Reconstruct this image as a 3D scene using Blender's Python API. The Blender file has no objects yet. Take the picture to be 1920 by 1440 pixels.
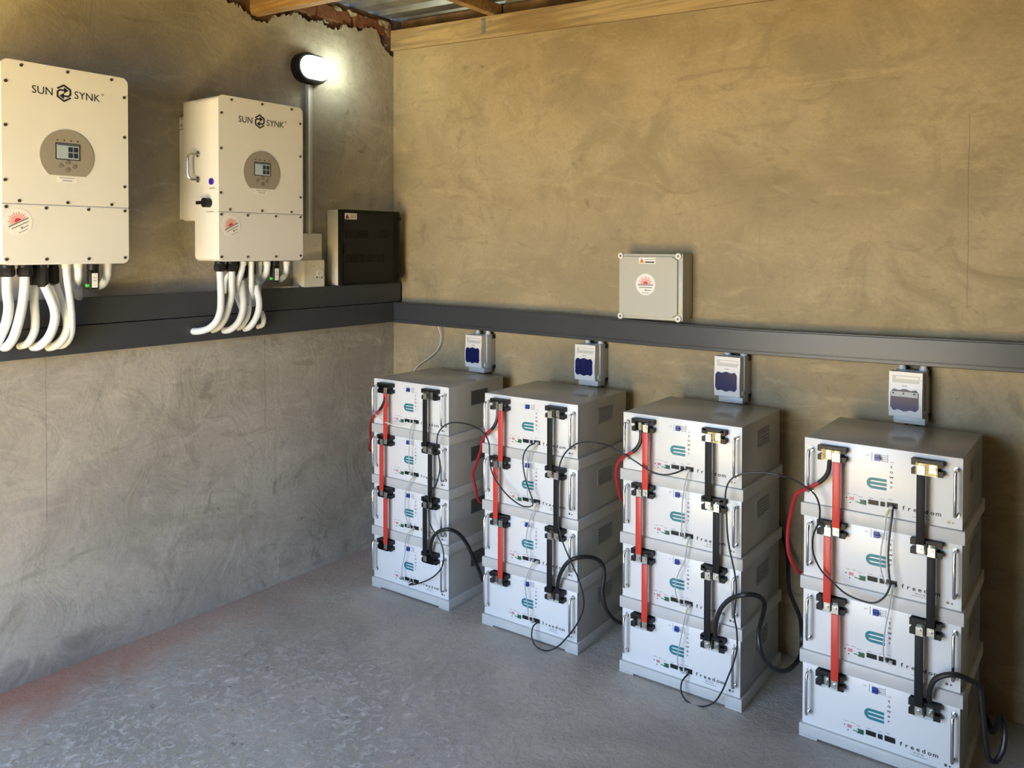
import bpy, bmesh, math, random
from mathutils import Vector, Matrix

random.seed(7)
SC = bpy.context.scene
COL = SC.collection
PI = math.pi

# ------------------------------------------------------------------ camera
CAM_POS = Vector((3.161, -3.171, 1.581))
yaw, pitch, roll = math.radians(-36.571), math.radians(1.095), math.radians(0.115)
fw = Vector((math.sin(yaw) * math.cos(pitch), math.cos(yaw) * math.cos(pitch), -math.sin(pitch)))
rt = Vector((math.cos(yaw), -math.sin(yaw), 0))
up = rt.cross(fw)
rt2 = rt * math.cos(roll) + up * math.sin(roll)
up2 = -rt * math.sin(roll) + up * math.cos(roll)
cd = bpy.data.cameras.new('camera')
cam = bpy.data.objects.new('camera', cd)
COL.objects.link(cam)
cam.matrix_world = Matrix(((rt2.x, up2.x, -fw.x, CAM_POS.x), (rt2.y, up2.y, -fw.y, CAM_POS.y),
                           (rt2.z, up2.z, -fw.z, CAM_POS.z), (0, 0, 0, 1)))
cd.sensor_width = 36
cd.lens = 1539.9 / 1920 * 36
cd.shift_x = (960 - 963.93) / 1920
cd.shift_y = (491.72 - 720) / 1920
cd.clip_start = 0.02
SC.camera = cam

# ------------------------------------------------------------------ sky, sun, exposure
DOOR_X0, DOOR_X1, DOOR_H, FRONT_Y, ROOM_X = 0.60, 2.25, 2.12, -3.85, 4.7
SKY_HORIZON, SKY_ZENITH, SKY_STR = (0.74, 0.95, 1.24), (0.28, 0.47, 0.86), 4.6
SUN_COL, SUN_STR, SUN_ELEV = (1.0, 0.80, 0.30), 62.0, 68.0
w = bpy.data.worlds.new('sky')
SC.world = w
w.use_nodes = True
bg = w.node_tree.nodes['Background']
wn = w.node_tree
wtc = wn.nodes.new('ShaderNodeTexCoord')
wsp = wn.nodes.new('ShaderNodeSeparateXYZ')
wmr = wn.nodes.new('ShaderNodeMapRange')
wmr.inputs['From Min'].default_value = 0.0
wmr.inputs['From Max'].default_value = 0.55
wmx = wn.nodes.new('ShaderNodeMix')
wmx.data_type = 'RGBA'
wmx.inputs[6].default_value = (*SKY_HORIZON, 1)
wmx.inputs[7].default_value = (*SKY_ZENITH, 1)
wn.links.new(wtc.outputs['Generated'], wsp.inputs[0])
wn.links.new(wsp.outputs['Z'], wmr.inputs['Value'])
wn.links.new(wmr.outputs['Result'], wmx.inputs[0])
wn.links.new(wmx.outputs[2], bg.inputs['Color'])
bg.inputs['Strength'].default_value = SKY_STR
sd = bpy.data.lights.new('sun', 'SUN')
sd.energy = SUN_STR
sd.color = SUN_COL
sd.angle = math.radians(0.6)
sun = bpy.data.objects.new('sun', sd)
COL.objects.link(sun)
el = math.radians(SUN_ELEV)
sun.rotation_euler = Vector((0.38, math.cos(el), -math.sin(el))).to_track_quat('-Z', 'Y').to_euler()
sun.location = (1.5, -8, 8)
pd = bpy.data.lights.new('door_sky_portal', 'AREA')     # sampling portal only: passes the sky's own light
pd.shape = 'RECTANGLE'
pd.size, pd.size_y = DOOR_X1 - DOOR_X0, DOOR_H
pd.cycles.is_portal = True
po = bpy.data.objects.new('door_sky_portal', pd)
COL.objects.link(po)
po.location = ((DOOR_X0 + DOOR_X1) / 2, FRONT_Y - 0.21, DOOR_H / 2)
po.rotation_euler = (PI / 2, 0, PI)
po.rotation_euler = Vector((0, 1, 0)).to_track_quat('-Z', 'Z').to_euler()
SC.view_settings.view_transform = 'Standard'
SC.view_settings.look = 'None'
SC.view_settings.exposure = 1.58
SC.view_settings.gamma = 1
SC.view_settings.use_curve_mapping = False
SC.cycles.use_denoising = True
SC.cycles.max_bounces = 12
SC.cycles.diffuse_bounces = 8
SC.cycles.transparent_max_bounces = 12
SC.cycles.caustics_reflective = False
SC.cycles.caustics_refractive = False
SC.cycles.sample_clamp_indirect = 0
try:
    SC.cycles.use_guiding = True
except Exception:
    pass

# ------------------------------------------------------------------ helpers: meshes
def mp_front(u, v, d):      # faces -y : u right (+x), v up, d out of the face
    return (u, -d, v)
def mp_left(u, v, d):       # faces +x : u right (+y), v up, d out of the wall
    return (d, u, v)
def mp_side(u, v, d):       # faces -y side of a left-wall thing : u = x
    return (u, -d, v)

class MB:
    def __init__(self, mp=None):
        self.bm = bmesh.new()
        self.mp = mp or (lambda u, v, d: (u, v, d))
    def poly3(self, loops_bottom, loops_top):
        vb = [self.bm.verts.new(p) for p in loops_bottom]
        vt = [self.bm.verts.new(p) for p in loops_top]
        n = len(vb)
        self.bm.faces.new(vb[::-1])
        self.bm.faces.new(vt)
        for i in range(n):
            self.bm.faces.new((vb[i], vb[(i + 1) % n], vt[(i + 1) % n], vt[i]))
        return self
    def prism(self, pts, d0, d1, inset=0.0):
        cu = sum(p[0] for p in pts) / len(pts)
        cv = sum(p[1] for p in pts) / len(pts)
        tp = pts
        if inset:
            tp = [(cu + (p[0] - cu) * (1 - inset), cv + (p[1] - cv) * (1 - inset)) for p in pts]
        return self.poly3([self.mp(u, v, d0) for u, v in pts], [self.mp(u, v, d1) for u, v in tp])
    def rect(self, u0, u1, v0, v1, d0, d1, r=0.0, n=4):
        return self.prism(rrect(u0, u1, v0, v1, r, n), d0, d1)
    def box(self, x0, x1, y0, y1, z0, z1, bev=0.0, seg=2):
        t = bmesh.new()
        bmesh.ops.create_cube(t, size=1)
        for v in t.verts:
            v.co = Vector(((x0 + x1) / 2 + v.co.x * (x1 - x0), (y0 + y1) / 2 + v.co.y * (y1 - y0), (z0 + z1) / 2 + v.co.z * (z1 - z0)))
        if bev > 0:
            bmesh.ops.bevel(t, geom=list(t.edges), offset=bev, segments=seg, affect='EDGES', profile=0.5)
        self.merge(t)
        return self
    def merge(self, t):
        m = bpy.data.meshes.new('tmp')
        t.to_mesh(m)
        t.free()
        self.bm.from_mesh(m)
        bpy.data.meshes.remove(m)
    def disc(self, u, v, r, d0, d1, n=20, inset=0.0):
        return self.prism([(u + r * math.cos(2 * PI * i / n), v + r * math.sin(2 * PI * i / n)) for i in range(n)], d0, d1, inset)
    def stroke(self, pts, wd, d0, d1):
        pts = [Vector((p[0], p[1])) for p in pts]
        L, R = [], []
        for i, p in enumerate(pts):
            a = (p - pts[i - 1]).normalized() if i > 0 else None
            b = (pts[i + 1] - p).normalized() if i < len(pts) - 1 else None
            t = (a + b).normalized() if a and b else (a or b)
            nrm = Vector((-t.y, t.x))
            k = wd / 2
            if a and b:
                k = wd / 2 / max(0.5, nrm.dot(Vector((-a.y, a.x))))
            L.append(p + nrm * k)
            R.append(p - nrm * k)
        return self.prism([(q.x, q.y) for q in L] + [(q.x, q.y) for q in reversed(R)], d0, d1)
    def tube(self, pts, r, n=10, caps=True, rfun=None):
        pts = [Vector(p) for p in pts]
        rings = []
        t0 = (pts[1] - pts[0]).normalized()
        ref = Vector((0, 0, 1)) if abs(t0.z) < 0.9 else Vector((1, 0, 0))
        nv = t0.cross(ref).normalized()
        for i, p in enumerate(pts):
            t = (pts[min(i + 1, len(pts) - 1)] - pts[max(i - 1, 0)]).normalized()
            nv = (nv - t * nv.dot(t)).normalized()
            bv = t.cross(nv)
            rr = rfun(i / (len(pts) - 1)) if rfun else r
            rings.append([self.bm.verts.new(p + nv * (rr * math.cos(2 * PI * k / n)) + bv * (rr * math.sin(2 * PI * k / n))) for k in range(n)])
        for a, b in zip(rings, rings[1:]):
            for k in range(n):
                self.bm.faces.new((a[k], a[(k + 1) % n], b[(k + 1) % n], b[k]))
        if caps:
            self.bm.faces.new(rings[0][::-1])
            self.bm.faces.new(rings[-1])
        return self
    def text(self, txt, u, v, size, d, bold=0.0, sx=1.0, spacing=1.0, align='LEFT'):
        vs, fs = text_geo(txt, bold, spacing, align)
        vv = [self.bm.verts.new(self.mp(u + x * size * sx, v + y * size, d)) for x, y in vs]
        for f in fs:
            try:
                self.bm.faces.new([vv[i] for i in f])
            except ValueError:
                pass
        return self
    def mesh(self, name, mat, smooth=False, recalc=True):
        if recalc:
            bmesh.ops.recalc_face_normals(self.bm, faces=list(self.bm.faces))
        me = bpy.data.meshes.new(name)
        self.bm.to_mesh(me)
        self.bm.free()
        if mat:
            me.materials.append(mat)
        if smooth:
            for p in me.polygons:
                p.use_smooth = True
            me.set_sharp_from_angle(angle=math.radians(35))
        return me
    def obj(self, name, mat, parent=None, smooth=False, recalc=True):
        return link(name, self.mesh(name, mat, smooth, recalc), parent)

def link(name, me, parent=None):
    o = bpy.data.objects.new(name, me)
    COL.objects.link(o)
    if parent:
        o.parent = parent
    return o

def rrect(u0, u1, v0, v1, r=0.0, n=4):
    if r <= 0:
        return [(u0, v0), (u1, v0), (u1, v1), (u0, v1)]
    pts = []
    for cx, cy, a0 in ((u1 - r, v0 + r, -90), (u1 - r, v1 - r, 0), (u0 + r, v1 - r, 90), (u0 + r, v0 + r, 180)):
        for i in range(n + 1):
            a = math.radians(a0 + 90 * i / n)
            pts.append((cx + r * math.cos(a), cy + r * math.sin(a)))
    return pts

_txt = {}
def text_geo(txt, bold, spacing, align):
    key = (txt, bold, spacing, align)
    if key not in _txt:
        c = bpy.data.curves.new('t', 'FONT')
        c.body = txt
        c.size = 1
        c.offset = bold
        c.space_character = spacing
        c.align_x = align
        c.resolution_u = 3
        o = bpy.data.objects.new('t', c)
        COL.objects.link(o)
        dg = bpy.context.evaluated_depsgraph_get()
        m = o.evaluated_get(dg).to_mesh()
        _txt[key] = ([(v.co.x, v.co.y) for v in m.vertices], [tuple(p.vertices) for p in m.polygons])
        o.evaluated_get(dg).to_mesh_clear()
        bpy.data.objects.remove(o)
        bpy.data.curves.remove(c)
    return _txt[key]

def smooth_path(pts, step=0.012):
    P = [Vector(p) for p in pts]
    Q = [P[0] * 2 - P[1]] + P + [P[-1] * 2 - P[-2]]
    out = []
    for i in range(1, len(Q) - 2):
        p0, p1, p2, p3 = Q[i - 1], Q[i], Q[i + 1], Q[i + 2]
        n = max(2, int((p2 - p1).length / step))
        # centripetal Catmull-Rom
        def tj(t, a, b):
            return t + max(1e-4, (b - a).length) ** 0.5
        t0 = 0.0
        t1 = tj(t0, p0, p1)
        t2 = tj(t1, p1, p2)
        t3 = tj(t2, p2, p3)
        for k in range(n):
            t = t1 + (t2 - t1) * k / n
            A1 = p0 * ((t1 - t) / (t1 - t0)) + p1 * ((t - t0) / (t1 - t0))
            A2 = p1 * ((t2 - t) / (t2 - t1)) + p2 * ((t - t1) / (t2 - t1))
            A3 = p2 * ((t3 - t) / (t3 - t2)) + p3 * ((t - t2) / (t3 - t2))
            B1 = A1 * ((t2 - t) / (t2 - t0)) + A2 * ((t - t0) / (t2 - t0))
            B2 = A2 * ((t3 - t) / (t3 - t1)) + A3 * ((t - t1) / (t3 - t1))
            out.append(B1 * ((t2 - t) / (t2 - t1)) + B2 * ((t - t1) / (t2 - t1)))
    out.append(P[-1])
    return out

def tag(o, label, cat, group=None):
    o['label'] = label
    o['category'] = cat
    if group:
        o['group'] = group
    return o
def thing(name, label, cat, loc=(0, 0, 0), rz=0.0, group=None):
    o = bpy.data.objects.new(name, None)
    COL.objects.link(o)
    o.empty_display_size = 0.05
    o.location = loc
    o.rotation_euler = (0, 0, rz)
    return tag(o, label, cat, group)
def struct(o, label=None):
    o['kind'] = 'structure'
    if label:
        o['label'] = label
    return o

# ------------------------------------------------------------------ helpers: materials
def mat(name, col, rough=0.5, metal=0.0, var=0.0, scale=8.0, bump=0.0, bscale=60.0, spec=0.5, emit=None, estr=0.0):
    m = bpy.data.materials.new(name)
    m.use_nodes = True
    nt = m.node_tree
    b = nt.nodes['Principled BSDF']
    b.inputs['Base Color'].default_value = (*col, 1)
    b.inputs['Roughness'].default_value = rough
    b.inputs['Metallic'].default_value = metal
    b.inputs['Specular IOR Level'].default_value = spec
    if emit:
        b.inputs['Emission Color'].default_value = (*emit, 1)
        b.inputs['Emission Strength'].default_value = estr
    if var or bump:
        tc = nt.nodes.new('ShaderNodeTexCoord')
    if var:
        nz = nt.nodes.new('ShaderNodeTexNoise')
        nz.inputs['Scale'].default_value = scale
        nz.inputs['Detail'].default_value = 5
        nt.links.new(tc.outputs['Object'], nz.inputs['Vector'])
        rp = nt.nodes.new('ShaderNodeValToRGB')
        rp.color_ramp.elements[0].position = 0.3
        rp.color_ramp.elements[1].position = 0.7
        rp.color_ramp.elements[0].color = (*[c * (1 - var) for c in col], 1)
        rp.color_ramp.elements[1].color = (*[min(1, c * (1 + var)) for c in col], 1)
        nt.links.new(nz.outputs['Fac'], rp.inputs['Fac'])
        nt.links.new(rp.outputs['Color'], b.inputs['Base Color'])
    if bump:
        n2 = nt.nodes.new('ShaderNodeTexNoise')
        n2.inputs['Scale'].default_value = bscale
        n2.inputs['Detail'].default_value = 4
        nt.links.new(tc.outputs['Object'], n2.inputs['Vector'])
        bp = nt.nodes.new('ShaderNodeBump')
        bp.inputs['Strength'].default_value = bump
        bp.inputs['Distance'].default_value = 0.01
        nt.links.new(n2.outputs['Fac'], bp.inputs['Height'])
        nt.links.new(bp.outputs['Normal'], b.inputs['Normal'])
    return m

class NT:
    """tiny node-graph helper"""
    def __init__(self, name):
        self.m = bpy.data.materials.new(name)
        self.m.use_nodes = True
        self.nt = self.m.node_tree
        self.b = self.nt.nodes['Principled BSDF']
        tc = self.nt.nodes.new('ShaderNodeTexCoord')
        self.co = tc.outputs['Object']
    def sock(self, node, key, v):
        if isinstance(v, bpy.types.NodeSocket):
            self.nt.links.new(v, node.inputs[key])
        else:
            node.inputs[key].default_value = v
    def mapping(self, scale=(1, 1, 1), loc=(0, 0, 0), rot=(0, 0, 0)):
        n = self.nt.nodes.new('ShaderNodeMapping')
        n.inputs['Scale'].default_value = scale
        n.inputs['Location'].default_value = loc
        n.inputs['Rotation'].default_value = rot
        self.nt.links.new(self.co, n.inputs['Vector'])
        return n.outputs['Vector']
    def noise(self, scale, detail=5, rough=0.55, vec=None, dist=0.0):
        n = self.nt.nodes.new('ShaderNodeTexNoise')
        self.nt.links.new(vec or self.co, n.inputs['Vector'])
        n.inputs['Scale'].default_value = scale
        n.inputs['Detail'].default_value = detail
        n.inputs['Roughness'].default_value = rough
        n.inputs['Distortion'].default_value = dist
        return n.outputs['Fac']
    def voronoi(self, scale, vec=None, feature='F1'):
        n = self.nt.nodes.new('ShaderNodeTexVoronoi')
        n.feature = feature
        self.nt.links.new(vec or self.co, n.inputs['Vector'])
        n.inputs['Scale'].default_value = scale
        return n.outputs['Distance']
    def math(self, op, a, b=0.0, c=None, clamp=False):
        n = self.nt.nodes.new('ShaderNodeMath')
        n.operation = op
        n.use_clamp = clamp
        self.sock(n, 0, a)
        self.sock(n, 1, b)
        if c is not None:
            self.sock(n, 2, c)
        return n.outputs[0]
    def step(self, v, a, b):
        n = self.nt.nodes.new('ShaderNodeMapRange')
        n.interpolation_type = 'SMOOTHSTEP'
        self.sock(n, 'Value', v)
        self.sock(n, 'From Min', a)
        self.sock(n, 'From Max', b)
        return n.outputs['Result']
    def mix(self, fac, a, b, mode='MIX'):
        n = self.nt.nodes.new('ShaderNodeMix')
        n.data_type = 'RGBA'
        n.blend_type = mode
        self.sock(n, 0, fac)
        for i, v in ((6, a), (7, b)):
            if isinstance(v, tuple) and len(v) == 3:
                v = (*v, 1)
            self.sock(n, i, v)
        return n.outputs[2]
    def xyz(self):
        n = self.nt.nodes.new('ShaderNodeSeparateXYZ')
        self.nt.links.new(self.co, n.inputs[0])
        return n.outputs
    def bump(self, h, strength, dist=0.01, prev=None):
        n = self.nt.nodes.new('ShaderNodeBump')
        n.inputs['Strength'].default_value = strength
        n.inputs['Distance'].default_value = dist
        self.sock(n, 'Height', h)
        if prev:
            self.nt.links.new(prev, n.inputs['Normal'])
        return n.outputs['Normal']
    def done(self, col=None, rough=None, normal=None):
        if col is not None:
            self.sock(self.b, 'Base Color', col)
        if rough is not None:
            self.sock(self.b, 'Roughness', rough)
        if normal is not None:
            self.nt.links.new(normal, self.b.inputs['Normal'])
        return self.m

def plaster(name, base, cracks=(), damp=False):
    g = NT(name)
    B = lambda k, kb=1.0: (base[0] * k, base[1] * k, base[2] * k * kb)
    a = g.noise(1.3, 6, 0.6, dist=0.6)
    col = g.mix(g.step(a, 0.33, 0.68), B(0.80), B(1.14))
    b = g.noise(2.9, 9, 0.7, dist=1.4)
    col = g.mix(g.math('MULTIPLY', g.step(b, 0.47, 0.66), 0.62), col, B(0.70, 0.94))
    # trowel smears, pale and dark, lying in drifting directions
    for k, (rot, lo, hi, cc, amt) in enumerate((((0.3, 0.5, 0.2), 0.53, 0.70, B(1.28), 0.55), ((-0.5, -0.7, 0.4), 0.55, 0.69, B(0.62, 0.92), 0.55), ((0.9, 1.1, -0.3), 0.56, 0.72, B(1.22, 1.06), 0.5))):
        sm = g.noise(2.1 + k * 1.0, 9, 0.68, g.mapping((1, 1, 2.8), (3.1 + k * 4, 1.7, 0.4 + k), rot), 1.8)
        col = g.mix(g.math('MULTIPLY', g.step(sm, lo, hi), amt), col, cc)
    area = g.step(g.noise(1.1, 3, 0.5, g.mapping((1, 1, 1), (6.3, 2.2, 8.1))), 0.42, 0.62)
    spots = g.step(g.noise(8.5, 5, 0.62, g.mapping((1, 1, 1), (9, 4, 7)), 0.7), 0.60, 0.70)
    col = g.mix(g.math('MULTIPLY', g.math('MULTIPLY', spots, area), 0.7), col, B(0.48))
    nick = g.step(g.noise(26, 4, 0.6, g.mapping((1, 1, 1), (2, 7, 3))), 0.66, 0.72)
    col = g.mix(g.math('MULTIPLY', nick, 0.5), col, B(0.5))
    c = g.noise(60, 6, 0.75)
    col = g.mix(g.math('MULTIPLY', g.step(c, 0.40, 0.70), 0.30), col, B(0.66))
    X = g.xyz()
    if damp:
        dz = g.math('ADD', X[2], g.math('MULTIPLY', g.math('SUBTRACT', g.noise(6, 6, 0.65, dist=0.8), 0.5), 0.5))
        dm = g.math('SUBTRACT', 1.0, g.step(dz, 0.0, 0.16))
        dy = g.math('SUBTRACT', 1.0, g.step(X[1], -1.75, -1.25))
        col = g.mix(g.math('MULTIPLY', g.math('MULTIPLY', dm, dy), 0.75), col, B(0.42))
    wob = g.math('MULTIPLY', g.math('SUBTRACT', g.noise(9, 3), 0.5), 0.008)
    for ax, pos, z0, z1 in cracks:
        d = g.math('ABSOLUTE', g.math('SUBTRACT', g.math('ADD', X[ax], wob), pos))
        ln = g.math('SUBTRACT', 1.0, g.step(d, 0.0006, 0.0022))
        zz = g.math('MULTIPLY', g.step(X[2], z0, z0 + 0.03), g.math('SUBTRACT', 1.0, g.step(X[2], z1 - 0.03, z1)))
        col = g.mix(g.math('MULTIPLY', g.math('MULTIPLY', ln, zz), 0.5), col, (0.12, 0.10, 0.08))
    n1 = g.bump(g.noise(5, 7, 0.62, dist=1.0), 0.45, 0.02)
    n2 = g.bump(g.noise(45, 6, 0.7), 0.30, 0.004, n1)
    return g.done(col, 0.82, n2)

def floor_mat():
    g = NT('floor_concrete')
    X = g.xyz()
    base = (0.52, 0.485, 0.43)
    a = g.noise(1.6, 6, 0.6, dist=0.5)
    b = g.noise(9, 8, 0.7, dist=0.8)
    c = g.noise(40, 6, 0.7)
    col = g.mix(g.step(a, 0.3, 0.7), tuple(x * 0.78 for x in base), tuple(x * 1.15 for x in base))
    col = g.mix(g.math('MULTIPLY', g.step(b, 0.5, 0.72), 0.5), col, tuple(x * 0.66 for x in base))
    # worn patch with flaked screed in front of the left wall
    dx = g.math('MULTIPLY', g.math('SUBTRACT', X[0], 0.95), 1.2)
    dy = g.math('ADD', X[1], 1.75)
    d = g.math('SQRT', g.math('ADD', g.math('MULTIPLY', dx, dx), g.math('MULTIPLY', dy, dy)))
    worn = g.math('SUBTRACT', 1.0, g.step(g.math('ADD', d, g.math('MULTIPLY', g.noise(3, 4), 0.5)), 0.75, 1.45))
    fl = g.step(g.noise(24, 9, 0.8, dist=1.2), 0.47, 0.58)
    col = g.mix(g.math('MULTIPLY', g.math('MULTIPLY', worn, fl), 0.85), col, (0.78, 0.76, 0.71))
    pits = g.step(g.noise(17, 6, 0.7, g.mapping((1, 1, 1), (5, 2, 0))), 0.58, 0.7)
    col = g.mix(g.math('MULTIPLY', g.math('MULTIPLY', worn, pits), 0.8), col, (0.17, 0.15, 0.13))
    sp = g.step(g.noise(75, 3, 0.6, g.mapping((1, 1, 1), (1, 8, 0))), 0.62, 0.70)
    col = g.mix(g.math('MULTIPLY', sp, 0.55), col, (0.20, 0.185, 0.165))
    sp2 = g.step(g.noise(55, 4, 0.7, g.mapping((1, 1, 1), (4, 3, 0))), 0.60, 0.68)
    col = g.mix(g.math('MULTIPLY', sp2, 0.5), col, (0.70, 0.67, 0.61))
    # red dust drifted along the foot of the left wall
    rd = g.math('SUBTRACT', 1.0, g.step(g.math('ADD', X[0], g.math('MULTIPLY', g.math('SUBTRACT', g.noise(3.5, 8, 0.7, dist=0.8), 0.5), 0.6)), 0.06, 0.36))
    ry = g.math('SUBTRACT', 1.0, g.step(X[1], -2.0, -0.9))
    rdy = g.math('ADD', g.math('MULTIPLY', ry, 0.6), 0.35)
    col = g.mix(g.math('MULTIPLY', rd, rdy), col, (0.50, 0.26, 0.19))
    col = g.mix(g.math('MULTIPLY', g.step(c, 0.42, 0.72), 0.25), col, tuple(x * 0.7 for x in base))
    h = g.math('ADD', g.noise(30, 8, 0.7, dist=0.6), g.math('MULTIPLY', g.math('MULTIPLY', worn, fl), 0.5))
    n1 = g.bump(g.noise(3, 5), 0.12, 0.03)
    n2 = g.bump(h, 0.6, 0.010, n1)
    return g.done(col, 0.62, n2)

def wood_mat(name, base):
    g = NT(name)
    gr = g.noise(3, 6, 0.6, g.mapping((0.6, 14, 14)), 0.8)
    gr2 = g.noise(9, 5, 0.6, g.mapping((0.5, 20, 20)), 0.4)
    st = g.noise(2.2, 5, 0.6, g.mapping((1, 1, 2), (2, 5, 1)), 0.7)
    col = g.mix(g.step(gr, 0.35, 0.65), tuple(x * 0.72 for x in base), tuple(min(1, x * 1.2) for x in base))
    col = g.mix(g.math('MULTIPLY', g.step(st, 0.48, 0.66), 0.55), col, (base[0] * 0.62, base[1] * 0.5, base[2] * 0.4))
    kn = g.step(g.voronoi(3.2, g.mapping((1, 2.5, 2.5))), 0.02, 0.09)
    col = g.mix(g.math('MULTIPLY', g.math('SUBTRACT', 1.0, kn), 0.7), col, (base[0] * 0.3, base[1] * 0.22, base[2] * 0.15))
    return g.done(col, 0.62, g.bump(gr2, 0.15, 0.004))

def glass_mat(name, tint, gloss_rough=0.05, ior=1.45):
    m = bpy.data.materials.new(name)
    m.use_nodes = True
    nt = m.node_tree
    for n in list(nt.nodes):
        nt.nodes.remove(n)
    o = nt.nodes.new('ShaderNodeOutputMaterial')
    t = nt.nodes.new('ShaderNodeBsdfTransparent')
    t.inputs['Color'].default_value = (*tint, 1)
    gl = nt.nodes.new('ShaderNodeBsdfGlossy')
    gl.inputs['Roughness'].default_value = gloss_rough
    fr = nt.nodes.new('ShaderNodeFresnel')
    fr.inputs['IOR'].default_value = ior
    mx = nt.nodes.new('ShaderNodeMixShader')
    nt.links.new(fr.outputs[0], mx.inputs[0])
    nt.links.new(t.outputs[0], mx.inputs[1])
    nt.links.new(gl.outputs[0], mx.inputs[2])
    nt.links.new(mx.outputs[0], o.inputs['Surface'])
    return m

PL = (0.42, 0.385, 0.325)
M_WL = plaster('plaster_left_wall', PL, ((1, -1.785, 0.55, 1.19), (1, -0.83, 0.75, 1.19)), True)
M_WB = plaster('plaster_back_wall', (0.415, 0.335, 0.20), ((0, 2.735, 1.36, 2.05),))
M_WO = mat('plaster_other_walls', (0.14, 0.11, 0.08), 0.85, var=0.15, scale=2)
M_FLOOR = floor_mat()
M_GROUND = mat('outside_soil', (0.20, 0.16, 0.095), 0.95, var=0.25, scale=3)
M_BRICK = mat('brick_red', (0.24, 0.105, 0.06), 0.9, var=0.35, scale=14, bump=0.5, bscale=70)
M_MORTAR = mat('mortar', (0.40, 0.36, 0.29), 0.95, var=0.3, scale=25, bump=0.6, bscale=60)
M_CORE = mat('rough_brickwork', (0.16, 0.10, 0.07), 0.95, var=0.4, scale=10, bump=0.5, bscale=40)
M_SHEET = mat('galvanised_sheet', (0.36, 0.37, 0.36), 0.42, 0.75, var=0.25, scale=9, bump=0.1, bscale=30)
M_WOOD = wood_mat('pine', (0.43, 0.33, 0.19))
M_WOOD2 = wood_mat('pine_dark', (0.42, 0.27, 0.12))
M_PLATE = mat('galvanised_plate', (0.5, 0.5, 0.5), 0.4, 0.8, var=0.3, scale=40)
M_TRUNK = mat('charcoal_trunking', (0.050, 0.054, 0.062), 0.30, var=0.06, scale=5, spec=0.38)
M_TRUNKD = mat('charcoal_groove', (0.015, 0.015, 0.017), 0.5)
M_WHITE = mat('powder_white', (0.80, 0.79, 0.76), 0.38, var=0.02, scale=6)
M_WHITE2 = mat('white_plastic', (0.78, 0.77, 0.74), 0.35)
M_COVER = mat('inverter_white', (0.80, 0.79, 0.755), 0.36, var=0.02, scale=4)
M_GREYP = mat('panel_grey', (0.33, 0.30, 0.25), 0.3)
M_BLACK = mat('black_plastic', (0.012, 0.012, 0.013), 0.42, spec=0.3)
M_BLACKR = mat('black_rubber', (0.014, 0.014, 0.015), 0.45)
M_INK = mat('black_ink', (0.02, 0.018, 0.022), 0.5)
M_INKG = mat('grey_ink', (0.22, 0.22, 0.23), 0.6)
M_CASE = mat('casing_grey', (0.46, 0.46, 0.44), 0.24, var=0.03, scale=5)
M_PANEL = mat('module_white', (0.76, 0.765, 0.755), 0.33, var=0.015, scale=5)
M_TRAY = mat('tray_grey', (0.56, 0.56, 0.54), 0.42, var=0.04, scale=12)
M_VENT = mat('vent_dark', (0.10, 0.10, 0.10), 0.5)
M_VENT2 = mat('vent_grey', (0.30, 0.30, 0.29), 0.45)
M_BTN = mat('button_grey', (0.22, 0.20, 0.17), 0.4)
M_CHROME = mat('chrome', (0.75, 0.75, 0.75), 0.16, 1.0)
M_STEEL = mat('steel', (0.62, 0.60, 0.56), 0.28, 1.0)
M_SCREW = mat('screw_dark', (0.16, 0.14, 0.11), 0.35, 0.8)
M_RED = mat('busbar_red', (0.62, 0.045, 0.03), 0.42)
M_REDC = mat('cable_red', (0.42, 0.02, 0.03), 0.4)
M_BBAR = mat('busbar_black', (0.012, 0.012, 0.013), 0.55, spec=0.2)
M_TEAL = mat('teal_print', (0.015, 0.20, 0.235), 0.45)
M_BLUE = mat('blue_toggle', (0.015, 0.05, 0.34), 0.35)
M_GREEN = mat('green_plastic', (0.03, 0.16, 0.08), 0.4)
M_REDP = mat('red_print', (0.62, 0.05, 0.09), 0.5)
M_PINK = mat('pink_print', (0.85, 0.42, 0.38), 0.55)
M_STICK = mat('sticker_white', (0.86, 0.85, 0.82), 0.45)
M_ORANGE = mat('warning_orange', (0.75, 0.25, 0.04), 0.5)
M_MAROON = mat('warning_red', (0.35, 0.03, 0.03), 0.5)
M_HOSE = mat('hose_white', (0.74, 0.79, 0.84), 0.45, bump=0.12, bscale=120)
M_GLAND = mat('gland_white', (0.76, 0.76, 0.74), 0.4)
M_GREYC = mat('grey_cable', (0.42, 0.43, 0.44), 0.5)
M_YEL = mat('yellow_boot', (0.62, 0.61, 0.34), 0.5)
M_WCAB = mat('white_cable', (0.70, 0.71, 0.70), 0.45)
M_JBOX = mat('junction_grey', (0.50, 0.495, 0.43), 0.42)
M_SWGREY = mat('switch_grey', (0.52, 0.53, 0.52), 0.4)
M_SWWIN = mat('switch_blue_window', (0.004, 0.010, 0.085), 0.25, spec=0.25)
M_CLEAR = glass_mat('clear_cover', (0.9, 0.92, 0.9))
M_SMOKE = glass_mat('smoked_door', (0.70, 0.72, 0.72), ior=1.25)
M_SCREEN = mat('lcd_screen', (0.35, 0.42, 0.42), 0.25, emit=(0.55, 0.72, 0.72), estr=0.035)
M_SCRDK = mat('lcd_tiles', (0.03, 0.04, 0.06), 0.25)
M_LED = mat('green_led', (0.05, 0.5, 0.06), 0.3, emit=(0.08, 1.0, 0.12), estr=0.05)
M_PURPLE = mat('purple_button', (0.04, 0.015, 0.32), 0.3, emit=(0.12, 0.04, 1.0), estr=0.015)
M_LENS = mat('lamp_lens', (0.85, 0.88, 0.82), 0.25, emit=(0.95, 1.0, 0.84), estr=0.35)
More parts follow.
